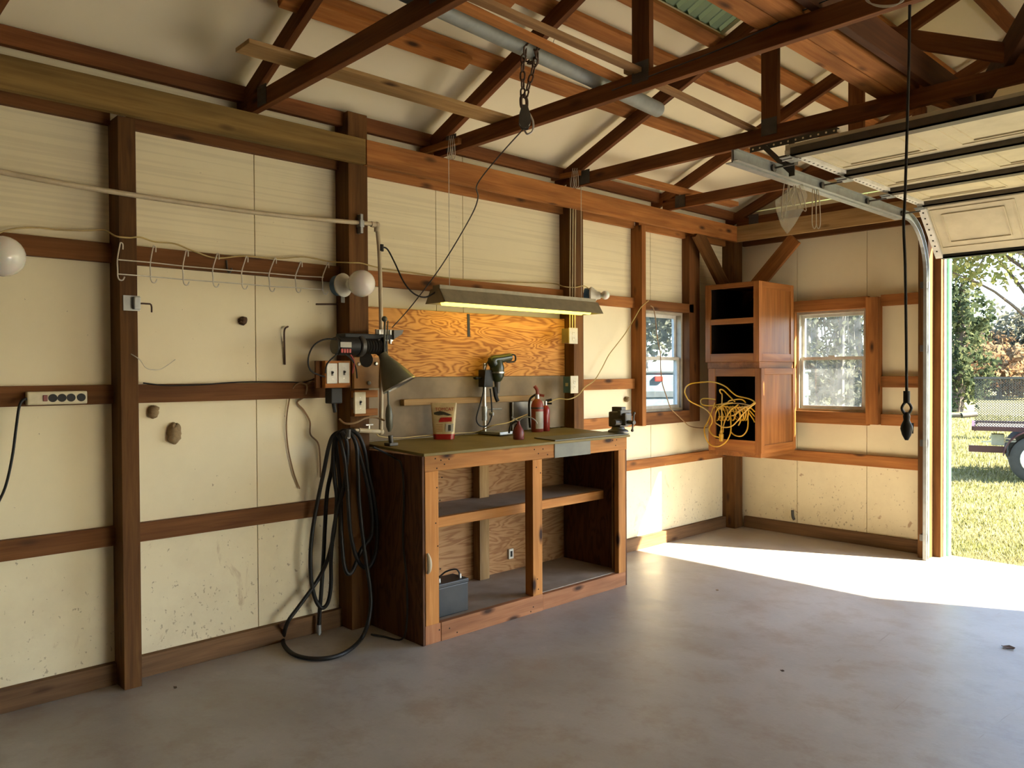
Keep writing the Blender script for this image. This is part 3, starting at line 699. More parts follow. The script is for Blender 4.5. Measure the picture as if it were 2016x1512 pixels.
# pull rope with hook
t = thing('pull_rope', 'black rope hanging from the truss with a hook at its lower end', 'rope', (-1.0, 3.08, 1.26))
b = MB(); rp = [aty(1791, 10, 3.10), aty(1789, 140, 3.1), aty(1782, 380, 3.1), aty(1779, 440, 3.1), aty(1782, 520, 3.1), aty(1784, 650, 3.1), aty(1785, 775, 3.1)]
b.tube(rp, .0055, 8, 6); b.build('rope', 'rubber_black', t, True)
e = rp[-1]; b = MB(); b.cyl(e+V((0, 0, .01)), e-V((0, 0, .035)), .012, 10); b.tube([e+V((0, 0, -.03)), e+RT*.018+V((0, 0, -.055)), e+V((0, 0, -.08)), e-RT*.018+V((0, 0, -.055))], .005, 8, 6, True); b.build('thimble', 'black_plastic', t, True)
b = MB(); b.lathe([(.008, 0), (.013, .015), (.011, .03), (.02, .05), (.022, .062), (.016, .085), (.006, .105)], e-V((0, 0, .07)), (0, 0, -1), 12); b.bar(e-V((0, 0, .11))+RT*.02, e-V((0, 0, .15))+RT*.018, .012, .006, RT); b.build('hook', 'black_plastic', t, True)
b = MB()
for q in range(3): b.tube([aty(1742+38*math.cos(a_)*(1-q*.07), -2+13*math.sin(a_)*(1+.12*q), 3.06) for a_ in [R(x) for x in range(0, 360, 24)]], .0025, 6, 2, True)
lab(b.build('wire_coil', 'wire_white', None, True), 'small coil of wire hanging on the truss above the door rope', 'wire')
b = MB(); b.tube([aty(1205, 178, 3.079), aty(1300, 142, 3.079), aty(1400, 104, 3.079), aty(1500, 60, 3.079), aty(1560, 30, 3.079), aty(1640, -5, 3.079)], .003, 6, 4)
lab(b.build('thin_wire', 'steel_dark', None, True), 'thin dark wire stapled along the side of the pulley truss', 'wire')
# twine and clear bag on the track
t = thing('plastic_bag', 'clear torn plastic bag hanging from the door track', 'bag', (-2.36, 4.45, 2.35))
def bagmesh():
    b = MB(); out = [(1548, 372), (1580, 362), (1590, 385), (1582, 412), (1566, 440), (1550, 462), (1538, 445), (1528, 415), (1526, 395), (1540, 385)]
    pr = [aty(x, y, 4.44) for x, y in out]; n = len(pr); c = sum(pr, V())/n
    b.add(pr+[c+V((.02, -.05, 0)), c+V((0, .04, 0))], [(i, (i+1) % n, n) for i in range(n)]+[((i+1) % n, i, n+1) for i in range(n)]); return b
bagmesh().build('bag_body', 'clear_bag', t, True)
b = MB()
for x0, y0, x1, y1, yl in ((1546, 362, 1542, 428, 4.42), (1556, 365, 1562, 402, 4.43), (1568, 365, 1584, 412, 4.42), (1560, 370, 1548, 400, 4.45)):
    b.tube([aty(x0-2, y0, yl), aty((x0+x1)/2-4, (y0+y1)/2, yl), aty(x1-3, y1, yl), aty(x1+3, y1+1, yl), aty((x0+x1)/2+5, (y0+y1)/2, yl), aty(x0+6, y0, yl)], .003, 6, 6)
b.build('bag_tie', 'twine', t, True)
b = MB()
for dx in (0, 8):
    b.tube([aty(1600+dx, 372, 4.4), aty(1599+dx, 410, 4.4), aty(1599+dx, 440, 4.4), aty(1603+dx, 450, 4.4), aty(1607+dx, 440, 4.4), aty(1606+dx, 405, 4.4), aty(1603+dx, 373, 4.4)], .003, 6, 6)
lab(b.build('twine_loop', 'twine', None, True), 'long white twine loops hanging from the door track beside the bag', 'twine')


# ------------------------------------------------------------------ workbench
BTZ = lambda x: 1.061+.037*(-3.43-x)                   # the top has settled a little toward the front
def atb(px, py): d = ray(px, py); t_ = (1.061-.037*3.43-1.5)/(d.z+.037*d.x); return CAM+d*t_
t = thing('workbench', 'open wooden workbench with two bays, a shelf and a dusty top', 'workbench', (-3.75, 3.46, 0))
bw = 'bench_wood'; BF = -3.445
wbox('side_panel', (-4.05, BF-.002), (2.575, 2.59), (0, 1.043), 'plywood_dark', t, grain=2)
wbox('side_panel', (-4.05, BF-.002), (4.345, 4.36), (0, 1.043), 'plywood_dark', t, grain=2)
wbox('back_panel', (-4.052, -4.037), (2.59, 4.345), (0, 1.043), 'plywood_pale', t)
wbox('top_rail', (BF-.038, BF), (2.592, 4.36), (.957, 1.044), bw, t)
wbox('bottom_rail', (BF-.038, BF), (2.70, 3.512), (0, .106), 'bench_red', t)
wbox('bottom_rail', (BF-.038, BF-.003), (3.514, 4.355), (0, .098), 'bench_red', t)
wbox('bottom_rail', (BF-.038, BF-.002), (2.592, 2.698), (0, .106), 'bench_red', t, grain=2)
wbox('stile', (BF-.038, BF), (2.594, 2.686), (.106, .957), bw, t)
wbox('stile', (BF-.07, BF), (3.426, 3.509), (.106, .957), bw, t)
wbox('stile', (BF-.038, BF), (4.267, 4.345), (.098, .957), bw, t)
wbox('shelf', (-4.036, -3.645), (2.592, 4.343), (.643, .657), 'bench_deck', t)
wbox('shelf_edge', (-3.645, -3.607), (2.592, 4.30), (.598, .657), bw, t)
wbox('floor_deck', (-4.036, BF-.04), (2.592, 4.343), (.086, .102), 'bench_deck', t)
for z0, z1 in ((.103, .642), (.658, 1.043)): wbox('back_stud', (-4.035, -3.965), (3.44, 3.525), (z0, z1), 'pine_pale', t)
wbox('batten', (-3.56, -3.545), (4.33, 4.344), (.10, 1.04), 'pine_pale', t)
board('bench_top', (-3.7375, 2.572, BTZ(-3.7375)-.008), (-3.7375, 4.372, BTZ(-3.7375)-.008), .626, .016, (1, 0, -.037), 'bench_top', t)
b = MB(); b.box((BF, BF+.006), (3.62, 3.965), (.955, 1.066)); b.obox((-3.53, 3.998, BTZ(-3.53)+.0045), (.19, .756, .006), M.Rotation(R(2.1), 3, 'Y')); b.build('steel_plate', 'gray_plate', t)
b = MB(); c0 = atx(843, 1110, BF+.012); b.tube([c0+V((-.006, .0, .055)), c0+V((.008, 0, .03)), c0+V((.012, 0, 0)), c0+V((.008, 0, -.035)), c0+V((-.006, 0, -.055))], lambda u: .006+.008*math.sin(math.pi*u), 10, 5); tag(b.build('cleat_handle', 'cream_pvc', t, True), 'pale cleat handle')
b = MB(); q = atx(1005, 1090, -4.03); b.box((-4.037, -4.02), (q.y-.022, q.y+.022), (q.z-.035, q.z+.035), .004); o = b.build('outlet_box', 'white_plastic', t); b = MB(); b.box((-4.021, -4.0195), (q.y-.01, q.y+.01), (q.z-.02, q.z+.02)); b.build('socket', 'black_plastic', o)
b = MB()
for px, py in ((857, 903), (868, 906), (875, 914), (884, 904), (860, 922), (870, 940), (1052, 885), (1060, 893), (1069, 884), (1078, 895), (1206, 867), (1212, 877), (1214, 866), (1056, 920), (1064, 931), (868, 1000), (858, 1030), (862, 1075), (867, 1120), (1058, 1140), (1060, 1160), (865, 1240), (885, 1237), (900, 1245), (1050, 1195), (1045, 1204), (860, 960), (866, 985)):
    b.lathe([(.0045, 0), (.0045, .0006)], atx(px, py, BF+.0004), (1, 0, 0), 8)
o = b.build('nail_hole', 'dark_interior', t)
# battery in the left bay
t = thing('car_battery', 'black car battery standing in the left bay of the workbench', 'battery', (-3.59, 2.84, .103))
b = MB(); b.box((-3.665, -3.522), (2.742, 2.962), (.1025, .272), .006); b.build('case', 'battery_black', t)
b = MB(); b.box((-3.668, -3.519), (2.739, 2.965), (.270, .294), .005); b.build('lid', 'battery_black', t)
for y in (2.775, 2.93): b = MB(); b.cyl((-3.56, y, .294), (-3.56, y, .318), .010, 12, .009); b.build('terminal', 'steel_bright', t, True)
b = MB(); b.tube([(-3.56, 2.93, .315), (-3.57, 2.91, .345), (-3.6, 2.86, .335), (-3.62, 2.82, .305), (-3.64, 2.80, .297)], .005, 8, 6); b.build('battery_lead', 'rubber_black', t, True)
# ------------------------------------------------------------------ corner cabinets
def cabinet(name, label, x0, x1, y0, y1, z0, z1, stL, stR, rails, shelves):
    m = 'cabinet_oak'; t = thing(name, label, 'cabinet', ((x0+x1)/2, (y0+y1)/2, z0), 'stacked oak cabinets'); ft = .02
    wbox('side', (x0, x0+.016), (y0+ft, y1), (z0, z1), m, t, grain=2)
    wbox('side', (x1-.020, x1-.008), (y0+ft, y1), (z0, z1), m, t, grain=2)
    a = .055
    wbox('side_stile', (x1-.008, x1), (y0, y0+a), (z0, z1), m, t); wbox('side_stile', (x1-.008, x1), (y1-a, y1), (z0, z1), m, t)
    wbox('side_rail', (x1-.008, x1), (y0+a, y1-a), (z0, z0+.07), m, t); wbox('side_rail', (x1-.008, x1), (y0+a, y1-a), (z1-.055, z1), m, t)
    wbox('top', (x0+.016, x1-.02), (y0+ft, y1-.008), (z1-.016, z1), m, t); wbox('bottom', (x0+.016, x1-.02), (y0+ft, y1-.008), (z0+.02, z0+.036), m, t)
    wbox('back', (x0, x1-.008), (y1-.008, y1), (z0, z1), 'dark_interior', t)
    b = MB(); i = .0165                      # near-black sheets, like the back, stand in for shade inside
    b.box((x0+i, x0+i+.002), (y0+ft, y1-.009), (z0+.037, z1-.017)); b.build('inner_shade', 'dark_interior', t)
    b = MB(); b.box((x1-.0225, x1-.0205), (y0+ft, y1-.009), (z0+.037, z1-.017)); b.build('inner_shade', 'dark_interior', t)
    wbox('face_stile', (x0, x0+stL), (y0, y0+ft), (z0, z1), m, t); wbox('face_stile', (x1-.008-stR, x1-.008), (y0, y0+ft), (z0, z1), m, t)
    for r0, r1 in rails: wbox('face_rail', (x0+stL, x1-.008-stR), (y0, y0+ft), (r0, r1), m, t)
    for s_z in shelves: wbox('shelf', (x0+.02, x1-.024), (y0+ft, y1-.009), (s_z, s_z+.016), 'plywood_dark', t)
    return t
CY = 6.066
zz = lambda px, py: aty(px, py, CY).z
cabinet('oak_cabinet', 'upper oak cabinet of the corner stack with two open cubbies', -3.905, -3.38, CY, 6.676, 1.583, 2.268, .052, .045,
        [(zz(1440, 567), 2.268), (zz(1440, 638), zz(1440, 627)), (1.583, zz(1440, 696))], [zz(1440, 636)])
cabinet('oak_cabinet', 'lower oak cabinet of the corner stack stuffed with yellow cord', -3.875, -3.36, CY, 6.676, .803, 1.527, .07, .05,
        [(zz(1450, 741), 1.527), (.803, zz(1450, 866))], [])
lab(wbox('cabinet_riser', (-3.89, -3.385), (CY+.012, 6.67), (1.527, 1.583), 'cabinet_oak'), 'recessed oak riser between the two stacked cabinets', 'riser')
lab(wbox('cabinet_ledger', (-3.875, -3.37), (CY+.01, 6.676), (.765, .803), 'cabinet_oak'), 'ledger boards right under the lower oak cabinet', 'ledger')
# yellow extension cord spilling out of the lower cabinet
t = thing('extension_cord', 'yellow extension cord heaped in the lower oak cabinet', 'cord', (-3.7, 6.0, .85))
g6 = lambda p, y: aty(1330+p[0]/8.894, 730+p[1]/8.894, y-.17*max(0, min(1, (430-p[0])/260)))
loops = [
 (6.00, [(215, 500), (165, 400), (165, 330), (200, 265), (280, 222), (420, 203), (620, 192), (760, 222), (880, 280), (980, 370), (1080, 440), (1250, 480), (1350, 520), (1390, 570), (1300, 640), (1180, 760), (1080, 880), (980, 970), (850, 990), (760, 950), (690, 880), (720, 700), (850, 590), (1000, 560)]),
 (5.985, [(215, 500), (300, 560), (450, 630), (570, 710), (630, 800), (640, 900), (600, 980), (590, 1040), (660, 1130), (760, 1165)]),
 (6.02, [(690, 560), (640, 700), (560, 900), (505, 1000), (520, 1140), (570, 1250), (640, 1310), (740, 1325), (840, 1280), (920, 1190), (968, 1050), (965, 830), (960, 640)]),
 (6.03, [(700, 505), (600, 488), (480, 488), (440, 530), (470, 590), (600, 610), (760, 590), (900, 560), (960, 520), (1150, 500), (1230, 560)]),
 (6.01, [(1040, 540), (980, 480), (900, 400), (830, 335), (775, 335), (790, 390), (815, 420), (812, 600), (805, 900), (795, 1090)]),
 (6.015, [(830, 620), (1000, 640), (1180, 640), (1300, 610), (1380, 560)]),
 (6.025, [(770, 800), (900, 800), (1040, 770), (1120, 700), (1230, 640)]),
 (6.02, [(830, 1080), (840, 960), (880, 840), (960, 700), (1100, 590)]),
 (6.06, [(1230, 700), (1270, 860), (1250, 1040), (1160, 1140), (1040, 1130), (960, 1060)]),
 (6.05, [(1110, 720), (1140, 860), (1100, 960)]), (6.06, [(1290, 690), (1390, 800)]), (6.06, [(1270, 720), (1350, 830), (1385, 900)]), (6.055, [(1310, 640), (1390, 720)])]
b = MB()
for y, pts in loops: b.tube([g6(p, y+.012*math.sin(i*1.3)) for i, p in enumerate(pts)], .0058, 7, 6)
for i in range(11):
    x0 = 700+i*52; a_ = rng.uniform(-30, 30)
    b.tube([g6((x0-40, 680), 6.10), g6((x0+a_*.3, 620), 6.03+.006*i % .03), g6((x0+50, 690), 6.05), g6((x0+60+a_, 800), 6.06), g6((x0+20+a_, 870), 6.10), g6((x0-50, 800), 6.12)], .0056, 6, 5)
for i in range(9):
    a_ = rng.uniform(0, 6.28); b.tube([g6((1040+300*math.cos(q+a_)*rng.uniform(.7, 1), 640+70*math.sin(q+a_)), 6.10+.04*math.sin(q)+.01*i) for q in np.linspace(0, 5.4, 10)], .0056, 6, 4)
b.build('cord_loop', 'cord_yellow', t, True)
b = MB(); a_ = g6((800, 1105), 6.01); c_ = g6((800, 1235), 6.01); b.cyl(a_, c_, .021, 12, .019, .004); b.cyl(a_+V((0, 0, .03)), a_, .010, 10, .016); tag(b.build('plug_end', 'cord_yellow', t, True), 'yellow plug end')
# ------------------------------------------------------------------ sheets and ledges behind the bench
lab(wbox('plywood_sheet', (XG, XG+.012), (2.60, 4.374), (1.476, 1.905), 'plywood'), 'orange grained plywood sheet on the wall above the workbench', 'sheet')
lab(wbox('grey_board', (XG, XG+.010), (2.60, 4.374), (1.088, 1.474), 'gray_board'), 'stained grey backboard between plywood sheet and bench top', 'board')
lab(wbox('wood_ledge', (XG+.0105, XG+.05), (2.86, 4.02), (1.297, 1.336), 'pine_pale'), 'narrow wooden ledge on the grey backboard behind the drill', 'ledge')
b = MB(); b.box((-4.046, -4.040), (3.80, 4.16), (1.09, 1.29)); b.box((-4.046, -4.02), (3.80, 3.806), (1.09, 1.29)); lab(b.build('metal_pan', 'pan_metal'), 'dark reflective sheet of metal behind the fire extinguishers', 'metal sheet')
b = MB(); q0 = atx(922, 618, -4.0465); q1 = atx(923, 663, -4.0465); b.bar(q0, q1, .022, .003, (0, 1, 0)); lab(b.build('metal_strap', 'black_plastic'), 'dark metal strap nailed to the plywood sheet', 'strap')
# ------------------------------------------------------------------ shop light
t = thing('shop_light', 'metal shop light with a glowing yellow tube above the workbench', 'lamp', (-3.85, 3.72, 1.93))
LA = V((-3.85, 2.985, 1.985)); LB = V((-3.85, 4.475, 1.985)); b = MB()
prof = [(-.10, -.052), (-.045, .035), (.045, .035), (.10, -.052), (.096, -.052), (.042, .030), (-.042, .030), (-.096, -.052)]
b.prism([LA+V((u, 0, v)) for u, v in prof], (0, LB.y-LA.y, 0))
b.build('reflector', 'fixture_metal', t)
for y in (LA.y, LB.y-.008):
    b = MB(); b.prism([V((LA.x+u, y, LA.z+v)) for u, v in prof[:4]], (0, .008, 0)); b.build('end_cap', 'fixture_metal', t)
b = MB(); b.box((-3.885, -3.815), (LA.y+.01, LB.y-.01), (LA.z+.035, LA.z+.06)); b.build('ballast_cover', 'fixture_metal', t)
for u in (-.04, .04):
    b = MB(); b.cyl((LA.x+u, LA.y+.09, LA.z-.040), (LA.x+u, LB.y-.09, LA.z-.040), .02, 14); b.build('tube', 'tube_glow', t, True)
b = MB(); b.tube([(-3.85, 3.1, 2.04), (-3.85, 3.1, 2.4), (-3.85, 3.1, 2.87)], .0022, 6, 0); b.tube([(-3.85, 4.345, 2.04), (-3.85, 4.345, 2.87)], .0022, 6, 0); b.build('hanging_wire', 'wire_white', t)
b = MB(); b.tube([LA+V((0, .01, .02)), atx(838, 585, -3.87), atx(815, 578, -3.88), atx(795, 555, -3.9), atx(776, 515, -3.92), atx(762, 490, -3.93), atx(750, 487, -3.93)], .005, 8, 6); b.build('power_cord', 'rubber_black', t, True)
for n_, (px, py, yy_) in enumerate(((889, 290, 3.06), (1132, 350, 4.305))):
    b = MB()
    for k in range(3): q = aty(px+k*4-4, py, yy_-.02); b.tube([q+V((0, 0, .07)), q+V((-.012, 0, .0)), q+V((-.02, 0, -.06)), q+V((.0, 0, -.072)), q+V((.014, 0, -.05)), q+V((.006, 0, .05))], .0022, 6, 5)
    lab(b.build('wire_loop', 'wire_white', None, True), ('white wire loops on the heel of the pulley truss', 'white wire loops on the heel of the truss with the door hanger')[n_], 'wire')
# ------------------------------------------------------------------ bulbs
def bulb(label, base, d, rg, small=False):
    base = V(base); d = V(d).normalized(); t = thing('bulb_fixture', label, 'lamp', base, 'porcelain bulb holders')
    b = MB(); b.lathe([(.058, -.045), (.06, -.004), (.052, .0)], base, d, 20); b.build('junction_box', 'blue_box', t, True)
    b = MB(); b.lathe([(.066, .0), (.068, .012), (.05, .03), (.032, .05), (.028, .075)], base, d, 24); b.build('lamp_holder', 'white_plastic', t, True)
    b = MB(); c = base+d*(.085+rg*.85)
    b.ball(c, rg, 18, ax=d); b.cyl(base+d*.06, base+d*(.09+rg*.25), rg*.45 if not small else .02, 16, rg*.55); b.build('bulb_globe', 'frosted_bulb', t, True)
    if not small:
        b = MB(); b.box((base.x-.002, base.x+.006), (base.y-.012, base.y+.012), (base.z-.10, base.z-.055)); b.build('pull_switch', 'steel_dark', t)
bulb('white globe bulb on the thick post above the winch', atx(680, 562, -3.93)+V((.0, -.02, 0)), (1, .25, 0), .076)
bulb('white globe bulb cut off by the left edge of the view', atx(-30, 512, -4.01), (1, .25, .02), .085)
bulb('small clear bulb at the right end of the shop light', atx(1163, 582, -3.99), (.85, .5, 0), .034, True)
# ------------------------------------------------------------------ hook rack
t = thing('hook_rack', 'white wire rack with a row of hooks on the upper girt', 'rack', (-4.0, 1.76, 1.96))
HX = [(238, 478), (303, 484), (367, 493), (428, 499), (485, 505), (541, 508), (592, 515), (645, 517)]
lows = [(232, 552), (297, 557), (361, 562), (420, 566), (477, 570), (531, 575), (583, 577), (636, 581)]
for (a0, b0), (a1, b1) in zip(HX, lows):
    xt = -4.045 if a0 > 290 else -3.945; xm = xt+.05
    top = atx(a0, b0, xt); bot = atx(a1, b1-8, xm); kn = atx(a1-1, b0+(b1-b0)*.45, xm)
    b = MB(); b.tube([top+V((.0, .008, -.03)), top+V((.0, .008, -.006)), top, top+V((.004, -.006, -.012)), kn, kn.lerp(bot, .6), bot, bot+V((.004, .006, -.016)), bot+V((.004, .02, -.016)), bot+V((.004, .028, 0))], .0033, 8, 4)
    b.build('hook', 'wire_white', t, True)
for f0, f1 in ((.45, .45), (.83, .83)):
    b = MB(); P = []
    for (a0, b0), (a1, b1) in zip(HX, lows): P.append(atx(a1+1, b0+(b1-b0)*f0, (-4.045 if a0 > 290 else -3.945)+.05))
    b.tube(P, .0028, 8, 2); b.build('cross_wire', 'wire_white', t, True)
# single coat hook on the girt and bracket on the weathered post
b = MB(); q = atx(446, 522, XG+.004); b.tube([q+V((0, 0, .025)), q+V((.004, 0, 0)), q+V((.012, 0, -.03)), q+V((.03, .004, -.04)), q+V((.042, .01, -.02))], .005, 8, 5); lab(b.build('coat_hook', 'steel_dark', None, True), 'small dark coat hook on the girt behind the white hook rack', 'hook')
t = thing('post_bracket', 'metal bracket with a bent rod on the weathered wall post', 'bracket', atx(260, 597, XP+.002))
q = atx(260, 597, XP); b = MB(); b.box((XP+.0005, XP+.004), (q.y-.04, q.y+.034), (q.z-.036, q.z+.036)); b.box((XP+.004, XP+.03), (q.y+.0, q.y+.03), (q.z-.03, q.z+.03), .004); b.build('plate', 'galvanized', t)
b = MB(); b.tube([q+V((.015, .02, 0)), q+V((.015, .06, .0)), q+V((.015, .082, -.004)), q+V((.015, .084, -.04))], .004, 8, 3); b.build('rod', 'rust_chain', t, True)
# ------------------------------------------------------------------ pvc line
t = thing('pvc_pipe', 'cream plastic pipe running along the posts and down to the bench', 'pipe', (-3.93, 2.6, 1.12))
px_ = [atx(-60, 325, -3.935), atx(0, 338, -3.935), atx(140, 364, -3.935), atx(276, 386, -3.935), atx(400, 404, -3.935), atx(500, 418, -3.935), atx(620, 431, -3.935), atx(735, 441, -3.935)]
b = MB(); b.tube(px_, .0125, 10, 4); b.build('pipe_run', 'cream_pvc', t, True)
e = atx(742, 443, -3.935); lo = atx(750, 850, -3.925)
b = MB(); b.ball(e, .02, 10); b.cyl(e, e+V((0, -.04, 0)), .017, 12); b.cyl(e, e+V((0, 0, -.04)), .017, 12); b.build('elbow', 'cream_pvc', t, True)
b = MB(); b.tube([e, atx(747, 500, -3.932), atx(750, 620, -3.93), atx(751, 740, -3.925), lo], .0125, 10, 4); b.build('pipe_drop', 'cream_pvc', t, True)
q = atx(750, 488, -3.93); b = MB(); b.cyl(q+V((0, 0, .02)), q-V((0, 0, .02)), .0165, 12); b.build('tape_wrap', 'black_plastic', t, True)
q = atx(709, 441, -3.935); b = MB(); b.box((-3.957, -3.915), (q.y-.008, q.y+.008), (q.z-.055, q.z+.055)); b.box((-3.955, -3.91), (q.y-.014, q.y+.014), (q.z-.02, q.z+.02), .004); b.build('pipe_clamp', 'galvanized', t)
b = MB(); h0 = atx(706, 847, -3.9); b.cyl(lo, h0, .014, 12); b.ball(lo, .02, 10); b.cyl(h0, h0+(h0-lo).normalized()*.03, .009, 10); b.build('tap_body', 'cream_pvc', t, True)
b = MB(); q = lo.lerp(h0, .55); b.cyl(q, q+V((0, 0, .035)), .008, 10); b.box((q.x-.01, q.x+.01), (q.y-.025, q.y+.025), (q.z+.032, q.z+.04), .002); b.build('tap_handle', 'steel_bright', t, True)
# ------------------------------------------------------------------ winch on its board
pw = lambda x, y, X=-3.86: atx(x, y, X)
t = thing('winch', 'black electric winch bolted to a brown plate on the thick post', 'winch', pw(705, 720, -3.9))
b = MB(); A = pw(697, 703, -3.925); B = pw(754, 764, -3.925); b.box((-3.95, -3.925), (A.y, B.y), (B.z, A.z), .003); o = b.build('mount_plate', 'winch_brown', t)
b = MB(); q = pw(722, 708, -3.92); b.lathe([(.045, -.003), (.045, .001)], (-3.924, q.y, q.z), (1, 0, 0), 20); b.build('plate_cutout', 'dark_interior', o)
for px, py in ((706, 717), (740, 716), (726, 754)):
    b = MB(); q = pw(px, py, -3.925); b.lathe([(.012, 0), (.012, .006), (.007, .010)], q, (1, 0, 0), 10); b.build('bolt', 'steel_bright', t, True)
cz = pw(690, 681, -3.85)
def ycyl(b, x0, x1, py, r, X=-3.85, c=0): a_, c_ = pw(x0, py, X), pw(x1, py, X); z = cz.z; b.cyl((X, a_.y, z), (X, c_.y, z), r, 24, None, c)
b = MB(); ycyl(b, 661, 703, 681, .054, c=.008); b.build('motor', 'black_plastic', t, True)
b = MB(); ycyl(b, 658, 663, 681, .047); b.build('motor_cap', 'steel_dark', t, True)
b = MB(); ycyl(b, 703, 713, 681, .060, c=.006); b.build('gear_housing', 'steel_dark', t, True)
b = MB(); ycyl(b, 713, 748, 681, .030); 
for k in range(6): a_, c_ = pw(719, 681, -3.85).y, pw(745, 681, -3.85).y; y = a_+(c_-a_)*k/5; b.lathe([(.04, -.006), (.046, 0), (.04, .006)], (-3.85, y, cz.z), (0, 1, 0), 20)
b.build('cable_drum', 'steel_dark', t, True)
b = MB(); ycyl(b, 747, 752, 681, .058, c=.004); b.build('drum_flange', 'black_plastic', t, True)
b = MB(); A = pw(672, 656, -3.87); B = pw(770, 668, -3.87); b.box((-3.93, -3.83), (A.y, B.y), (B.z-.004, A.z), .006); b.build('tie_bar', 'black_plastic', t)
q = pw(683, 684, -3.795); b = MB(); b.box((-3.797, -3.795), (q.y-.04, q.y+.03), (q.z+.0, q.z+.03)); b.build('rating_label', 'label_gray', t)
b = MB()
for k in range(4): b.box((-3.797, -3.7945), (q.y-.036+k*.017, q.y-.024+k*.017), (q.z-.03, q.z-.008))
b.build('warning_label', 'pouch_red', t)
b = MB(); A = pw(744, 650, -3.84); B = pw(752, 672, -3.84)
for px in (746, 768): q = pw(px, 660, -3.84); b.cyl((-3.84, q.y, q.z-.05), (-3.84, q.y, q.z+.03), .009, 12)
A = pw(742, 648, -3.85); B = pw(775, 672, -3.85); b.box((-3.87, -3.855), (A.y, B.y), (B.z, A.z), .002); b.build('fairlead', 'steel_bright', t, True)
b = MB(); A = pw(774, 651, -3.84); b.prism([pw(772, 650, -3.84), pw(791, 650, -3.84), pw(788, 658, -3.84), pw(772, 668, -3.84)], (.02, 0, 0)); b.build('hook_stop', 'steel_dark', t)
for mat_, pts in (('rubber_black', [(664, 668), (640, 668), (618, 680), (607, 705), (612, 730), (640, 742)]), ('rubber_black', [(668, 690), (690, 705), (700, 722), (703, 745)]), ('red_wire', [(690, 698), (697, 712), (694, 735)]), ('rubber_black', [(664, 697), (645, 715), (640, 735)])):
    b = MB(); b.tube([pw(x, y, -3.83) for x, y in pts], .0045, 8, 6); b.build('motor_cable', mat_, t, True)
# wooden box with two switch plates
t = thing('switch_board', 'orange wooden board with two white toggle switch plates', 'switch board', pw(660, 760, -3.9))
A = pw(640, 710, -3.885); B = pw(690, 763, -3.885); wbox('board', (-3.925, -3.885), (A.y, B.y), (B.z, A.z), 'pine_warm', t)
A2 = pw(628, 710, -3.91); wbox('side_board', (-3.945, -3.927), (A2.y-.01, A.y+.02), (B.z, A.z), 'girt_wood', t)
def plate(t, x0, x1, y0, y1, X, kind, mat='white_plastic'):
    A, B = atx(x0, y0, X), atx(x1, y1, X); b = MB(); b.box((X-.004, X+.003), (A.y, B.y), (B.z, A.z), .0025); o = b.build('cover_plate', mat, t); c = (A+B)/2
    if kind == 'switch':
        b = MB(); b.box((X+.003, X+.004), (c.y-.006, c.y+.006), (c.z-.013, c.z+.013)); b.bar((X+.003, c.y, c.z), (X+.016, c.y, c.z+.007), .008, .006); b.build('toggle', 'steel_dark', o)
    else:
        for dz in (-.02, .02):
            b = MB(); b.lathe([(.0155, 0), (.0155, .002)], (X+.003, c.y, c.z+dz), (1, 0, 0), 16); s_ = b.build('socket', mat, o, True)
            b = MB()
            for sy in (-.006, .006): b.box((X+.0048, X+.0055), (c.y+sy-.001, c.y+sy+.001), (c.z+dz-.001, c.z+dz+.008))
            b.build('slot', 'black_plastic', s_)
    b = MB()
    for dz in (-.03, .03) if kind == 'switch' else (0,): b.lathe([(.003, 0), (.003, .001)], (X+.003, c.y, c.z+dz), (1, 0, 0), 8)
    b.build('screw', 'steel_bright', o)
plate(t, 643, 664, 715, 755, -3.88, 'switch'); plate(t, 666, 688, 714, 754, -3.88, 'switch')
b = MB(); A = pw(645, 763, -3.9); b.box((-3.93, -3.86), (A.y, A.y+.07), (A.z-.09, A.z-.003), .006); b.cyl((-3.89, A.y+.04, A.z-.14), (-3.89, A.y+.03, A.z-.09), .01, 8); lab(b.build('power_adapter', 'black_plastic'), 'black plug-in adapter hanging under the switch board', 'adapter')
t = thing('outlet_box', 'ivory outlet on wooden blocks below the winch plate', 'outlet', pw(708, 800, -3.9), 'outlets on the posts')
for y0, y1 in ((769, 782), (806, 818)): A = pw(700, y0, -3.905); B = pw(746, y1, -3.905); wbox('block', (-3.955, -3.915), (A.y, B.y), (B.z, A.z), 'pine_warm', t)
b = MB(); A = pw(698, 772, -3.895); B = pw(719, 814, -3.895); b.box((-3.914, -3.895), (A.y+.004, B.y-.004), (B.z+.004, A.z-.004)); b.build('box_body', 'cream_plastic', t)
plate(t, 698, 720, 772, 814, -3.89, 'switch', 'cream_plastic')
for k, (x0, x1, y0, y1, lb) in enumerate(((1120, 1137, 645, 677, 'upper ivory outlet on the post at the right end of the bench'), (1123, 1138, 740, 774, 'lower ivory outlet on a blue box, post at the right bench end'))):
    t = thing('outlet_box', lb, 'outlet', atx((x0+x1)/2, y1, -3.9), 'outlets on the posts')
    A, B = atx(x0, y0, -3.88), atx(x1, y1, -3.88)
    b = MB(); b.box((-3.954, -3.885), (A.y+.003, B.y-.003), (B.z+.004, A.z-.004)); b.build('box_body', 'blue_box' if k else 'gray_board', t)
    plate(t, x0, x1, y0, y1, -3.88, 'outlet', 'cream_plastic')
    if k: b = MB(); q = (A+B)/2; b.box((-3.93, -3.905), (A.y-.0005, A.y+.003), (q.z-.012, q.z+.012)); b.build('knockout', 'label_gray', t)
b = MB()
for dx, px in ((0, 1122), (.01, 1127), (.02, 1132)): b.tube([atx(px, 648, -3.94+dx*.2), atx(px, 560, -3.94), atx(px+1, 420, -3.94), atx(px+1, 345, -3.94)], .004, 6, 3)
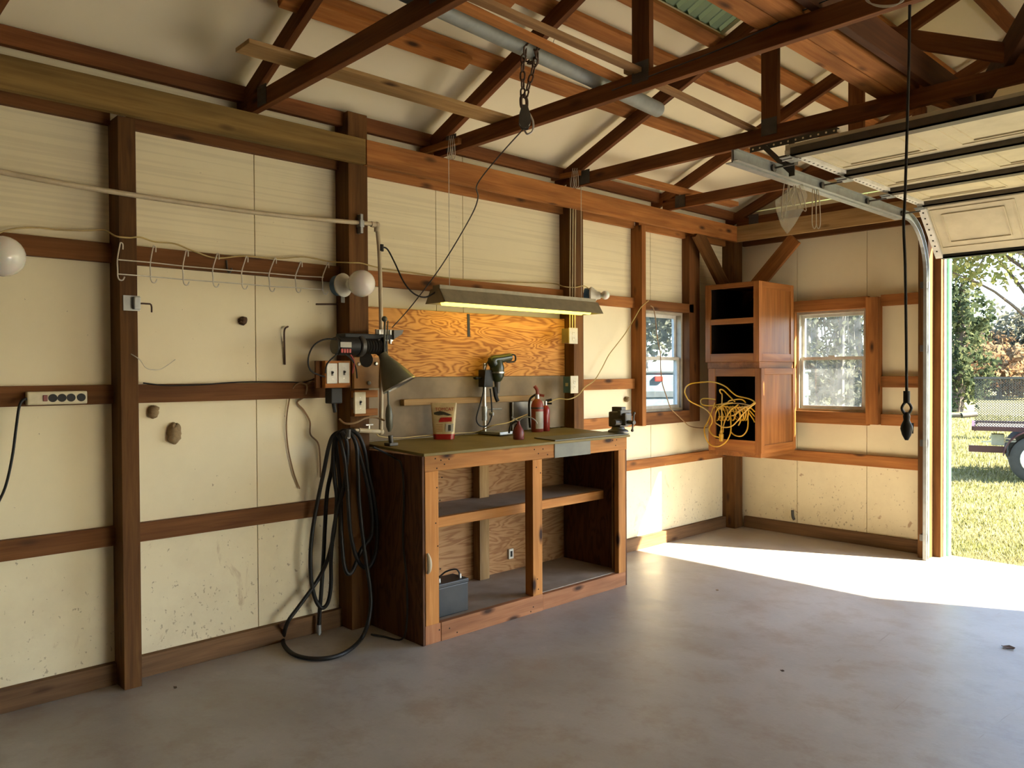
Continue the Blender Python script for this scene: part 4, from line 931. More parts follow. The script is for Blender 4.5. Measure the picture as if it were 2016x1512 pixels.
lab(b.build('riser_cable', 'cream_plastic', None, True), 'bundle of pale cables running up the post at the right end of the bench', 'cable')
# power strip
t = thing('power_strip', 'cream four outlet power strip on the girt left of the weathered post', 'power strip', (-4.04, .953, 1.36))
b = MB(); A = atx(53, 770, -4.02); B = atx(172, 797, -4.02); b.box((-4.0595, -4.015), (A.y, B.y), (1.366, 1.426), .007); b.build('housing', 'cream_plastic', t)
for k, px in enumerate((104, 122, 140, 160)):
    q = atx(px, 783, -4.015); b = MB(); b.lathe([(.0185, -.001), (.0185, .002)], (-4.015, q.y, 1.396), (1, 0, 0), 18); b.build('socket', 'black_plastic', t)
b = MB(); q = atx(89, 783, -4.015); b.box((-4.016, -4.010), (q.y-.009, q.y+.009), (1.382, 1.410), .002); b.build('rocker_switch', 'oilcan_red', t)
b = MB(); b.tube([atx(54, 785, -4.03), atx(46, 787, -4.01), atx(38, 800, -4.0), atx(32, 840, -4.0), atx(24, 900, -4.0), atx(10, 960, -4.0), atx(-12, 1005, -4.0)], .006, 8, 6); b.build('power_cord', 'rubber_black', t, True)
# ------------------------------------------------------------------ cords on the wall
def cord(name, label, cat, mat, pts, r=.004): b = MB(); b.tube(pts, r, 8, 6); return lab(b.build(name, mat, None, True), label, cat)
a = lambda x, y, X=-4.05: atx(x, y, X)
cord('wall_cable', 'pale yellow cable strung along the upper girt over the hook rack', 'cable', 'cord_pale', [a(-20, 470), a(0, 458), a(30, 450), a(70, 448), a(110, 452), a(165, 454), a(205, 453), a(228, 465, -3.95), a(255, 468, -3.948), a(276, 467, -3.95), a(305, 476, -4.04), a(345, 480), a(380, 494), a(425, 508), a(480, 504), a(545, 509), a(600, 506), a(650, 515), a(688, 517, -3.95), a(710, 518, -3.948), a(729, 523, -3.95), a(750, 528, -4.04)])
cord('wall_cable', 'pale cable strung along the girt behind the shop light', 'cable', 'cord_pale', [a(752, 529, -4.045), a(820, 538), a(890, 548), a(960, 553), a(1030, 556), a(1088, 558), a(1110, 564, -3.955), a(1130, 566, -3.948), a(1150, 563, -3.948), a(1163, 572, -3.99)])
cord('thin_cable', 'tan cord sagging from the fire extinguishers up to the left window', 'cord', 'cord_pale', [a(1077, 797, -3.93), a(1085, 790, -3.93), a(1100, 785, -3.94), a(1120, 786, -3.90), a(1138, 778, -3.93), a(1152, 762, -3.94), a(1170, 749, -4.0), a(1185, 725, -4.02), a(1198, 700, -4.02), a(1213, 680, -4.02), a(1232, 655, -4.02), a(1250, 625, -3.98), a(1262, 605, -3.975), a(1277, 592, -4.0)])
cord('thin_cable', 'tan cord dangling in front of the left window', 'cord', 'cord_brown', [a(1280, 602, -3.99), a(1286, 606, -3.99), a(1290, 625, -3.99), a(1292, 645, -3.99), a(1295, 672, -3.99), a(1300, 695, -3.99), a(1301, 730, -3.99), a(1304, 755, -3.99), a(1312, 780, -3.99), a(1320, 803, -3.99), a(1328, 812, -3.99), a(1345, 828, -4.0), a(1356, 838, -4.03), a(1372, 842, -4.02), a(1390, 842, -4.0), a(1400, 838, -3.95)], .0045)
cord('thin_cable', 'tan cord hanging in a long loop left of the winch, frayed end down', 'cord', 'cord_brown', [a(628, 742, -4.0), a(605, 756, -4.04), a(590, 754, -4.05), a(578, 762, -4.06), a(570, 785, -4.08), a(564, 830, -4.085), a(567, 880, -4.085), a(578, 930, -4.085), a(590, 962, -4.085)], .0042)
cord('thin_cable', 'brown cord kinked beside the looped tan cord, running behind the hose', 'cord', 'cord_brown', [a(592, 753, -4.045), a(604, 760, -4.04), a(600, 780, -4.07), a(585, 792, -4.085), a(598, 808, -4.085), a(610, 830, -4.08), a(611, 855, -4.08), a(626, 872, -4.08), a(630, 900, -4.08), a(631, 940, -4.08)], .005)
cord('thin_cable', 'thin black cord lying along the mid girt toward the winch', 'cord', 'rubber_black', [a(282, 754), a(330, 759), a(400, 757), a(480, 752), a(560, 752), a(600, 752), a(628, 740, -3.99), a(645, 720, -3.9)], .0035)
cord('thin_cable', 'yellow cord drooping over the top of the hanging black hose', 'cord', 'cord_brown', [a(668, 825, -3.93), a(680, 834, -3.9), a(700, 832, -3.88), a(720, 823, -3.88), a(740, 822, -3.89), a(757, 828, -3.87)], .006)
cord('bench_cable', 'thin pale cord lying along the back of the bench top', 'cord', 'cord_pale', [a(742, 855, -3.86), a(752, 860, -3.90), a(790, 862, -3.95), a(845, 857, -3.97), a(900, 853, -4.0), a(940, 850, -4.01), a(970, 838, -3.9), a(1000, 832, -3.9), a(1020, 823, -3.95), a(1040, 815, -3.98)], .0035)
cord('bent_wire', 'thin bent wire sticking out beside the weathered post', 'wire', 'twine', [a(258, 697, -3.95), a(275, 708, -3.93), a(287, 724, -3.99), a(300, 728, -4.02), a(318, 726, -4.05), a(345, 708, -4.08)], .0022)
cord('rusty_rod', 'long rusty rod leaning on the foam left of the winch', 'rod', 'rust_chain', [a(567, 643, -4.085), a(560, 650, -4.07), a(560, 680, -4.085), a(561, 718, -4.09)], .005)
cord('wire_stub', 'dark horizontal wire stub on the foam below the globe bulb', 'wire', 'rust_chain', [a(622, 599, -4.095), a(645, 599, -4.085), a(672, 599, -4.08), V((-4.07, 2.445, a(672, 599, -4.07).z))], .005)
# mud nests
for (px, py, sx, sz, m, lb) in ((300, 811, .026, .032, 'mud', 'small tan mud nest right below the mid girt by the weathered post'), (341, 853, .034, .055, 'mud', 'large lumpy tan mud nest on the foam right of the weathered post'), (476, 632, .022, .022, 'mud_dark', 'dark round mud nest on the foam under the hook rack'), (1231, 786, .02, .022, 'mud', 'small tan mud nest on the foam above the vise')):
    q = atx(px, py, XF); b = MB(); b.ball(q+V((.012, 0, 0)), 1, 12, (.03, sx, sz))
    b.ball(q+V((.016, .3*sx, .45*sz)), 1, 10, (.024, .7*sx, .5*sz)); b.ball(q+V((.014, -.2*sx, -.4*sz)), 1, 10, (.026, .8*sx, .5*sz))
    for v in b.v: v += V((0, rng.normal(0, .0016), rng.normal(0, .0016)))
    lab(b.build('mud_nest', m, None, True), lb, 'nest', 'mud dauber nests')
b = MB(); q = aty(1561, 1017, YF); b.tube([q+V((0, -.01, .06)), q+V((.005, -.012, .0)), q+V((.02, -.012, -.025))], .012, 8, 4); lab(b.build('old_hinge', 'steel_dark', None, True), 'small dark metal piece on the far wall seam just above the baseboard', 'metal piece')
# ------------------------------------------------------------------ black hose
t = thing('black_hose', 'black hose hung in long loops from the thick post, one loop on the floor', 'hose', (-3.85, 2.4, 0))
h = lambda p, X: atx(540+p[0]/3.025, 820+p[1]/3.025, X)
hz = lambda p: atz(540+p[0]/3.025, 820+p[1]/3.025, .014)
hose = [
 [(h(p, x)) for p, x in (((440, 120), -3.84), ((400, 92), -3.86), ((350, 115), -3.88), ((322, 190), -3.90), ((290, 350), -3.95), ((255, 520), -3.99), ((225, 700), -4.0), ((215, 850), -4.0), ((222, 990), -4.0), ((248, 1095), -4.0), ((285, 1140), -3.99), ((320, 1105), -3.98), ((338, 1000), -3.97), ((338, 850), -3.95), ((350, 700), -3.93), ((375, 560), -3.9), ((410, 440), -3.86), ((435, 250), -3.82), ((428, 140), -3.81), ((400, 90), -3.82))],
 [(h(p, x)) for p, x in (((430, 95), -3.83), ((390, 95), -3.85), ((358, 150), -3.88), ((345, 300), -3.92), ((315, 450), -3.97), ((302, 650), -4.0), ((292, 850), -4.01), ((281, 1020), -4.01), ((272, 1140), -4.02), ((266, 1250), -4.02))],
 [(h(p, x)) for p, x in (((400, 100), -3.86), ((440, 85), -3.83), ((485, 160), -3.80), ((498, 300), -3.79), ((505, 480), -3.79), ((520, 650), -3.79), ((545, 850), -3.79), ((568, 1000), -3.78), ((575, 1110), -3.77), ((560, 1220), -3.75))]+[hz(p) for p in ((520, 1320), (440, 1395), (340, 1435), (220, 1442), (120, 1418), (62, 1368), (55, 1320))]+[h(p, x) for p, x in (((80, 1225), -3.98), ((140, 1140), -3.99), ((210, 1045), -4.0), ((270, 955), -4.0), ((318, 850), -3.97), ((352, 710), -3.95), ((365, 600), -3.92), ((372, 480), -3.9), ((360, 380), -3.9), ((352, 250), -3.9), ((372, 130), -3.87), ((410, 95), -3.84))],
 [(h(p, x)) for p, x in (((420, 95), -3.84), ((455, 80), -3.82), ((510, 125), -3.80), ((545, 235), -3.80), ((562, 340), -3.81), ((590, 470), -3.83), ((612, 640), -3.84), ((606, 800), -3.84), ((560, 900), -3.84), ((500, 860), -3.84), ((455, 700), -3.83), ((440, 500), -3.82), ((425, 300), -3.82), ((400, 160), -3.83), ((380, 110), -3.85))],
 [(h(p, x)) for p, x in (((380, 120), -3.86), ((410, 84), -3.84), ((470, 120), -3.82), ((530, 300), -3.82), ((575, 520), -3.84), ((580, 700), -3.85), ((520, 790), -3.85), ((460, 930), -3.85), ((420, 900), -3.86), ((400, 700), -3.88), ((395, 450), -3.88), ((375, 250), -3.88), ((365, 150), -3.88))]]
b = MB()
for P in hose: b.tube(P, .0115, 10, 6)
b.build('hose_coil', 'rubber_black', t, True)
e = hose[1][-1]; b = MB(); b.cyl(e+V((0, 0, .01)), e-V((0, 0, .04)), .014, 12); b.cyl(e-V((0, 0, .04)), e-V((0, 0, .07)), .009, 10); b.build('hose_fitting', 'galvanized', t, True)
b = MB(); q = h((410, 105), -3.84); b.cyl((-3.953, q.y, q.z-.02), (-3.78, q.y, q.z-.012), .012, 10); b.cyl((-3.785, q.y, q.z-.012), (-3.78, q.y, q.z+.03), .012, 10); lab(b.build('hose_peg', 'steel_dark', None, True), 'dark peg on the thick post that carries the black hose', 'peg')
lab((lambda b: (b.tube([atx(735, 880, -3.42-.2), V((-3.7, 2.565, 1.02)), V((-3.62, 2.563, .98)), V((-3.60, 2.562, .8)), V((-3.61, 2.562, .55)), V((-3.58, 2.562, .35)), V((-3.57, 2.555, .12)), V((-3.60, 2.54, .012)), V((-3.72, 2.50, .008)), V((-3.8, 2.47, .008))], .0055, 8, 6), b.build('black_cable', 'rubber_black', None, True))[1])(MB()), 'thin black cord running down the left end of the workbench', 'cord')

# ------------------------------------------------------------------ things on the bench
BT = 1.0612
# clamp lamp
t = thing('task_lamp', 'olive green spring arm task lamp clamped to the left end of the bench', 'lamp', (-3.86, 2.72, BT))
LX = -3.80
pl = lambda x, y, X=LX: atx(x, y, X)
apex = pl(757, 705, -3.80); mouth = pl(786, 758, -3.74)
ax = (mouth-apex).normalized(); hl = (mouth-apex).length
b = MB(); b.lathe([(.024, -.03), (.03, 0), (.045, .03), (.075, hl*.55), (.098, hl*.9), (.104, hl), (.100, hl), (.094, hl*.9), (.071, hl*.55), (.040, .03), (.01, .01)], apex, ax, 28); b.build('lamp_shade', 'lamp_green', t, True)
b = MB(); b.lathe([(.1045, -.004), (.1045, .004), (.099, .004), (.099, -.004)], mouth, ax, 28); b.build('shade_rim', 'steel_bright', t, True)
b = MB(); b.lathe([(.098, hl*.93), (.07, hl*.56), (.038, .04), (.004, .03)], apex, ax, 24); b.build('shade_inside', 'lamp_inner', t, True)
top = pl(757, 628, -3.81); b = MB()
b.tube([top+V((0, .004, 0)), pl(757, 665), apex+V((0, 0, .005))], .006, 8, 2); b.tube([top+V((0, .024, -.01)), pl(762, 665), apex+V((0, .02, .0))], .004, 8, 2); b.build('upper_arm', 'lamp_green', t, True)
b = MB(); b.ball(top, .017, 10); b.build('arm_joint', 'lamp_green', t, True)
lowj = pl(767, 846, -3.82); b = MB(); b.tube([pl(764, 770, -3.82), pl(765, 800, -3.82), lowj+V((0, 0, .02))], .006, 8, 2); b.build('lower_arm', 'lamp_green', t, True)
b = MB(); b.lathe([(.008, 0), (.02, .03), (.022, .10), (.016, .14), (.007, .16)], pl(767, 850, -3.82), (0, -.03, 1), 12); b.build('spring_cover', 'lamp_green', t, True)
b = MB(); q = V((-3.82, pl(770, 860, -3.82).y, BTZ(-3.82)+.001)); BT = q.z; b.box((q.x-.03, q.x+.03), (q.y-.03, q.y+.03), (BT, BT+.018), .004); b.cyl(q+V((0, 0, .018)), q+V((0, -.005, .06)), .014, 12); b.build('clamp', 'steel_dark', t)
# bait pouch
t = thing('pouch', 'cream and red stand-up pouch with a black mouse picture on the bench top', 'pouch', atb(874, 864.5))
p0 = atb(874, 864.5); q = V((RT.x, RT.y, 0)).normalized(); q = (q+V((0, .0, 0))).normalized(); nn = V((q.y, -q.x, 0))
W0, W1_, Hh = .066, .083, .232
def pouch(w, off, th, z0, z1, mat, name, parent):
    b = MB(); n = 12
    for side in (1,):
        vs = []; 
        for j in range(n+1):
            z = z0+(z1-z0)*j/n; f_ = z/Hh; ww = (W0+(W1_-W0)*f_)*w; dp = th*(1-f_)**.8+.003
            row = []
            for i in range(17):
                a_ = 2*math.pi*i/16; u = math.copysign(abs(math.cos(a_))**.5, math.cos(a_)); v_ = math.copysign(abs(math.sin(a_))**.9, math.sin(a_))
                row.append(p0+nn*0+q*(u*ww)+nn*(v_*(dp+off))+V((0, 0, z)))
            vs.append(row[:16])
        fl = [v for r_ in vs for v in r_]
        fs = [(j*16+i, j*16+(i+1) % 16, (j+1)*16+(i+1) % 16, (j+1)*16+i) for j in range(n) for i in range(16)]+[list(range(16))[::-1], [n*16+i for i in range(16)]]
        b.add(fl, fs)
    return b.build(name, mat, parent, True)
body = pouch(1, 0, .030, 0, Hh, 'pouch_cream', 'pouch_body', t)
pouch(1.004, .0008, .030, .0, .034, 'pouch_red', 'red_base', t)
def decal(name, mat, poly, off=.004):
    b = MB(); pts = []
    for u, z in poly: f_ = z/Hh; dp = .030*(1-f_)**.8+.003; ww = W0+(W1_-W0)*f_; v_ = max(0, 1-(abs(u)/ww)**3.2)**.55; pts.append(p0+q*u+nn*(dp*v_+.0045)+V((0, 0, z)))
    b.prism(pts, nn*.0008); return b.build(name, mat, body)
decal('red_band', 'pouch_red', [(-.03, .110), (.0, .111), (.03, .112), (.052, .113), (.054, .140), (.03, .140), (.0, .139), (-.018, .138)])
decal('mouse_picture', 'pouch_dark', [(-.060, .158), (-.030, .152), (.0, .156), (.030, .150), (.055, .154), (.034, .163), (.005, .174), (-.022, .180), (-.045, .175), (-.062, .170)])
decal('bait_picture', 'label_gray', [(.012, .048), (.06, .048), (.064, .10), (.016, .10)])
decal('bait_block', 'pouch_dark', [(.03, .055), (.047, .055), (.047, .092), (.03, .092)])
for k in range(5): decal('text_line', 'winch_brown', [(-.048, .052+k*.010), (-.004, .052+k*.010), (-.004, .055+k*.010), (-.048, .055+k*.010)])
text('TOMCAT', .030, p0+nn*.0155+V((0, 0, .190))+q*.006, q, V((0, 0, 1)), 'pouch_red', body, 'lettering', .95)
# drill on its stand
t = thing('drill_stand', 'drill stand with a green electric drill clamped on its column', 'drill', atb(962, 853))
bc = atb(962, 855); BT = bc.z+.002; colx = bc.x; coly = atx(954, 850, bc.x).y
b = MB(); b.obox((bc.x+.05, bc.y+.02, BT+.011), (.20, .14, .02), M.Rotation(R(6), 3, 'Z'), .004); b.build('base_plate', 'galvanized', t)
zc = lambda y_: atx(954, y_, colx).z
b = MB(); b.cyl((colx, coly, BT+.02), (colx, coly, zc(715)), .0125, 14); b.build('column', 'steel_bright', t, True)
b = MB(); b.cyl((colx, coly, zc(828)), (colx, coly, zc(800)), .019, 14); b.cyl((colx, coly, zc(806)), (colx+.02, coly+.14, zc(806)), .006, 8); b.cyl((colx+.02, coly+.03, zc(815)), (colx+.045, coly+.04, zc(815)), .012, 10); b.build('depth_arm', 'galvanized', t, True)
b = MB(); b.box((colx-.03, colx+.035), (coly-.028, coly+.05), (zc(762), zc(728)), .006); b.cyl((colx, coly-.03, zc(744)), (colx, coly-.075, zc(744)), .008, 8); b.ball((colx, coly-.075, zc(744)), .018, 8, (1, 1, .6)); b.build('carriage', 'black_plastic', t, True)
dy = atx(979, 740, colx+.03).y
b = MB(); b.lathe([(.02, 0), (.032, .01), (.047, .04), (.05, .10), (.042, .13), (.038, .15)], (colx+.03, dy, zc(752)), (0, -.03, 1), 20); b.build('drill_body', 'drill_green', t, True)
b = MB(); b.cyl((colx+.03, dy, zc(752)), (colx+.03, dy+.0, zc(775)), .022, 14, .014); b.cyl((colx+.03, dy+.0, zc(775)), (colx+.03, dy, zc(780)), .004, 8); b.build('chuck', 'steel_dark', t, True)
hA = atx(967, 710, colx+.03); hB = atx(1004, 703, colx+.03)
b = MB(); b.tube([V((colx+.03, dy-.01, zc(722))), hA+V((0, .01, .0)), hA.lerp(hB, .5), hB], lambda u: .036-.008*u, 12, 5); b.build('grip', 'drill_green', t, True)
b = MB(); b.tube([hB+V((0, -.01, .018)), hB+V((0, .045, .014)), hB+V((0, .052, -.02)), hB+V((0, .03, -.032)), hB+V((0, -.03, -.035))], .006, 8, 6); b.build('d_handle', 'black_plastic', t, True)
b = MB(); b.lathe([(.052, 0), (.052, .010)], (colx+.03, dy, zc(735)), (0, 0, 1), 20); b.build('collar', 'steel_bright', t, True)
b = MB(); b.tube([V((colx+.02, dy-.04, zc(708))), atx(962, 710, colx), atx(956, 725, colx+.03), atx(952, 770, colx+.05), atx(944, 800, colx+.05), atx(938, 825, colx+.05), atx(945, 838, colx+.05), atx(958, 838, colx+.04), atx(967, 822, colx+.03), atx(968, 800, colx+.02), atx(965, 765, colx+.02)], .005, 8, 6); b.build('power_cord', 'rubber_black', t, True)
b = MB(); b.tube([atx(973, 762, colx+.07), atx(976, 780, colx+.07), atx(980, 790, colx+.075)], .014, 8, 3); b.build('feed_lever', 'black_plastic', t, True)
# oil can
q = atb(1021, 865)
t = thing('oil_can', 'small dark red pump oil can with a thin spout on the bench', 'oil can', q)
b = MB(); b.lathe([(.034, 0), (.036, .006), (.036, .045), (.030, .065), (.018, .085), (.010, .10), (.010, .118)], q, (0, 0, 1), 24); b.build('can_body', 'oilcan_red', t, True)
b = MB(); u = V((RT.x, RT.y, 0)); b.tube([q+V((0, 0, .112)), q-u*.02+V((0, 0, .115)), q-u*.05+V((0, 0, .09)), q-u*.062+V((0, 0, .04))], .006, 8, 5); b.tube([q-u*.012+V((0, 0, .10)), q-u*.03+V((0, 0, .06)), q-u*.036+V((0, 0, .035))], .005, 8, 4); b.build('pump_handle', 'black_plastic', t, True)
b = MB(); b.tube([q+V((0, 0, .115)), q+u*.03+V((0, 0, .14)), q+u*.075+V((0, 0, .142)), q+u*.11+V((0, 0, .12)), q+u*.12+V((0, 0, .10))], .0035, 8, 6); b.tube([q+V((0, 0, .118)), q-u*.03+V((0, 0, .134)), q-u*.045+V((0, 0, .145))], .004, 8, 4); b.build('spout', 'galvanized', t, True)
# extinguishers
def ext(q, r, hh, mat, label, big):
    t = thing('fire_extinguisher', label, 'fire extinguisher', q, 'fire extinguishers')
    b = MB(); b.lathe([(r*.9, 0), (r, .008), (r, hh*.80), (r*.8, hh*.92), (r*.35, hh)], q, (0, 0, 1), 24); b.build('cylinder', mat, t, True)
    b = MB(); b.cyl(q+V((0, 0, hh)), q+V((0, 0, hh+.03)), r*.35, 12); b.build('valve', 'steel_bright', t, True)
    u = V((RT.x, RT.y, 0)); f_ = V((-FW.x, -FW.y, 0)).normalized()
    b = MB()
    if big: b.tube([q+V((0, 0, hh+.02)), q+V((0, 0, hh+.06)), q-u*.02+V((0, 0, hh+.09))], .012, 8, 4); b.bar(q+V((0, 0, hh+.03)), q+u*.05+V((0, 0, hh+.02)), .018, .008)
    else: b.bar(q+V((0, 0, hh+.03)), q+u*.045+V((0, 0, hh+.04)), .018, .006); b.bar(q+V((0, 0, hh+.012)), q+u*.045+V((0, 0, hh+.012)), .014, .006)
    b.build('lever', 'red_dull' if big else 'black_plastic', t, True)
    b = MB(); b.lathe([(r+.001, hh*.1), (r+.001, hh*.62)], q, (0, 0, 1), 48)
    keep = MB(); 
    for F in b.f:
        c = sum((b.v[i] for i in F), V())/len(F)
        if len(F) == 4 and ((c-q).normalized().dot((f_+u*.55).normalized()) > .35*1) and abs((c-q).x)+abs((c-q).y) > r*.5: keep.add([b.v[i] for i in F], [(0, 1, 2, 3)])
    if keep.f and big: keep.build('data_label', 'label_gray', t, True)
    if big:
        b = MB(); b.lathe([(r+.002, hh*.70), (r+.002, hh*.745)], q, (0, 0, 1), 32); b.build('bracket_strap', 'steel_dark', t, True)
        b = MB(); b.tube([q-u*.01+V((0, 0, hh+.03)), q-u*(r+.01)+V((0, 0, hh-.01)), q-u*(r+.014)+V((0, 0, hh*.5)), q-u*(r+.008)+V((0, 0, hh*.12))], .008, 8, 6); b.build('discharge_hose', 'rubber_black', t, True)
q1 = atb(1058, 850)
ext(q1, .044, .235, 'red_dull', 'larger dull red fire extinguisher with a hose on the bench', True)
q2 = q1+V((.01, .095, 0)); q2.x = q1.x-.01; q2.z = BTZ(q2.x)
ext(q2, .030, .185, 'red_paint', 'smaller bright red fire extinguisher beside the larger one', False)
# vise
q = V((-3.54, atx(1217, 850, -3.54).y, BTZ(-3.54)+.008))
t = thing('bench_vise', 'dark cast iron bench vise at the right end of the bench', 'vise', q)
b = MB(); b.lathe([(.075, 0), (.072, .012), (.05, .022), (.045, .035)], q, (0, 0, 1), 20); b.build('swivel_base', 'steel_dark', t, True)
b = MB(); b.obox(q+V((-.02, .03, .09)), (.11, .10, .11), None, .012); b.obox(q+V((-.03, .045, .155)), (.09, .05, .045), None, .004); b.build('fixed_jaw', 'steel_dark', t)
b = MB(); b.obox(q+V((.075, -.005, .095)), (.05, .075, .09), None, .012); b.obox(q+V((.06, -.005, .14)), (.03, .12, .035), None, .004); b.build('moving_jaw', 'steel_dark', t)
b = MB(); b.cyl(q+V((.04, .0, .075)), q+V((.16, -.02, .075)), .014, 12); b.cyl(q+V((.05, -.11, .075)), q+V((.05, -.03, .075)), .022, 14); b.build('screw', 'steel_dark', t, True)
b = MB(); b.cyl(q+V((.15, -.03, .02)), q+V((.15, -.01, .14)), .006, 8); b.ball(q+V((.15, -.03, .02)), .011, 8); b.ball(q+V((.15, -.01, .14)), .011, 8); b.build('handle_bar', 'steel_dark', t, True)
# litter on the floor
for px, py, s_, m, l in ((1985, 1277, .042, 'leaf_brown', 'dark curled leaf on the floor near the right edge'), (1540, 1322, .013, 'leaf_brown', 'tiny dark chip on the floor in front of the sunlit patch'), (345, 1355, .014, 'leaf_brown', 'tiny dark chip on the floor by the weathered post foot'), (1412, 1163, .013, 'mud', 'reddish chip on the floor right of the workbench')):
    q = atz(px, py, 0); b = MB(); pts = []
    for i in range(8): a_ = i*math.pi/4; pts.append(q+V((s_*math.cos(a_)*(.6+.4*(i % 2)), s_*.45*math.sin(a_), .002+.006*(i % 3)*s_*20)))
    b.prism(pts, (0, 0, .003)); lab(b.build('dry_leaf' if s_ > .04 else 'wood_chip', m), l, 'leaf' if s_ > .04 else 'chip')

# ------------------------------------------------------------------ outdoors
GZ = -.06
b = MB(); b.box((-90, 90), (6.935, 140), (GZ-.3, GZ)); b.box((-90, -4.36), (-60, 6.935), (GZ-.3, GZ)); b.box((9.5, 90), (-60, 6.935), (GZ-.3, GZ)); b.box((4.61, 9.5), (-60, 0), (GZ-.3, GZ)); structure(b.build('ground', 'lawn'))
b = MB(); b.box((4.605, 9.5), (0, 6.93), (GZ-.3, GZ+.03)); structure(b.build('ground_bounce_pad', 'bounce_pad'))  # unseen slab, added to bounce sunlight in through the right-wall opening
b = MB(); gv = []; gf = []
n = 0
for i in range(46000):
    d = 7.0+23*rng.random()**2.2; a_ = rng.uniform(R(-19.5), R(-8)); x = d*math.tan(a_)*1.0; y = d
    x = -.30*d*rng.uniform(.18, 1.06)+rng.normal(0, .1)
    if y < 6.97: continue
    h_ = rng.uniform(.025, .065)*(1+.5*(d > 14)); w_ = .004+.0006*d; t_ = rng.uniform(0, 6.28); lx, ly = rng.normal(0, .02, 2)
    c_, s_ = math.cos(t_)*w_, math.sin(t_)*w_
    k = len(gv); gv += [(x-c_, y-s_, GZ), (x+c_, y+s_, GZ), (x+lx, y+ly, GZ+h_)]; gf.append((k, k+1, k+2))
me = bpy.data.meshes.new('grass'); me.from_pydata(gv, [], gf); me.materials.append(MATS['grass_blade']); o = bpy.data.objects.new('grass', me); place(o, M.Identity(4)); tag(o, 'sunlit short dry grass outside the garage door', 'grass', None, 'stuff')
def tree(name, label, x, y, hgt, tr, blobs, nleaf, ls, leaf, barkm='bark', branches=6, group='trees outside', seed=0):
    g = np.random.default_rng(seed+100); t = thing(name, label, 'tree', (x, y, GZ), group)
    b = MB(); base = V((x, y, GZ)); top = base+V((g.normal(0, .2), g.normal(0, .2), hgt*.8))
    b.tube([base, base.lerp(top, .35)+V((g.normal(0, .1), 0, 0)), base.lerp(top, .7), top], lambda u: tr*(1-.8*u), 8, 4)
    for k in range(branches):
        p = base.lerp(top, g.uniform(.3, .9)); c = blobs[int(g.integers(len(blobs)))]; e = base+V(c[:3])+V(g.normal(0, .3, 3))
        b.tube([p, p.lerp(e, .5)+V((0, 0, .2)), e], lambda u: min(tr*.3, .05)*(1-.8*u), 6, 3)
    b.build('trunk', barkm, t, True)
    wts = np.array([c[3]*c[4]*c[5] for c in blobs]); idx = g.choice(len(blobs), nleaf, p=wts/wts.sum()); C_ = np.array(blobs)[idx]
    d = g.normal(size=(nleaf, 3)); d /= np.linalg.norm(d, axis=1)[:, None]; rr = g.random(nleaf)**.45
    # clumped twigs
    nc = max(20, nleaf//40); ci = g.integers(nc, size=nleaf); coff = g.normal(size=(nc, 3)); coff /= np.linalg.norm(coff, axis=1)[:, None]; cr_ = g.random(nc)**.4
    Pp = C_[:, :3]+C_[:, 3:6]*(coff[ci]*cr_[ci][:, None]*.95+d*rr[:, None]*.22)
    a1 = g.normal(size=(nleaf, 3)); a1 /= np.linalg.norm(a1, axis=1)[:, None]; a2 = np.cross(a1, g.normal(size=(nleaf, 3))); a2 /= np.linalg.norm(a2, axis=1)[:, None]
    s_ = ls*g.uniform(.6, 1.3, nleaf)[:, None]
    Q = np.stack([Pp-a1*s_, Pp+a2*s_*.55, Pp+a1*s_, Pp-a2*s_*.55], 1).reshape(-1, 3)
    me = bpy.data.meshes.new('foliage'); me.vertices.add(len(Q)); me.vertices.foreach_set('co', Q.astype(np.float32).ravel())
    F = np.arange(len(Q)).reshape(-1, 4); me.loops.add(F.size); me.loops.foreach_set('vertex_index', F.ravel().astype(np.int32)); me.polygons.add(len(F)); me.polygons.foreach_set('loop_start', np.arange(0, F.size, 4, dtype=np.int32)); me.polygons.foreach_set('loop_total', np.full(len(F), 4, np.int32)); me.update(calc_edges=True)
    me.materials.append(MATS[leaf]); o = bpy.data.objects.new('foliage', me); place(o, M.Translation(base), t)
    return t
def at_dir(px, d):      # ground point at distance d along a pixel's heading
    r_ = ray(px, 735); r_.z = 0; r_.normalize(); return r_*d
p = at_dir(2060, 21); tree('oak_tree', 'big leafy tree spreading over the trailer outside the door', p.x, p.y, 8.5, .28, [(-.4, 0, 5.6, 2.6, 2.6, 1.5), (-2.2, -.8, 4.9, 1.6, 1.8, 1.2), (-1.0, -1, 4.1, 1.9, 1.8, .8), (1.5, .5, 6.3, 2.6, 2.5, 1.8), (.2, .6, 7.4, 2, 2, 1.3)], 14000, .075, 'leaf_green', seed=1, branches=14)
p = at_dir(1880, 34); tree('cedar_tree', 'dark evergreen tree with a dark foot behind the mown field', p.x, p.y, 6.2, .3, [(0, 0, 1.4, 1.4, 1.4, 1.4), (.1, 0, 3.4, 1.2, 1.2, 1.6), (-.1, 0, 5.0, .9, .9, 1.2), (-1.0, .6, .9, 1.0, 1.0, .8)], 5200, .11, 'leaf_dark', seed=2)
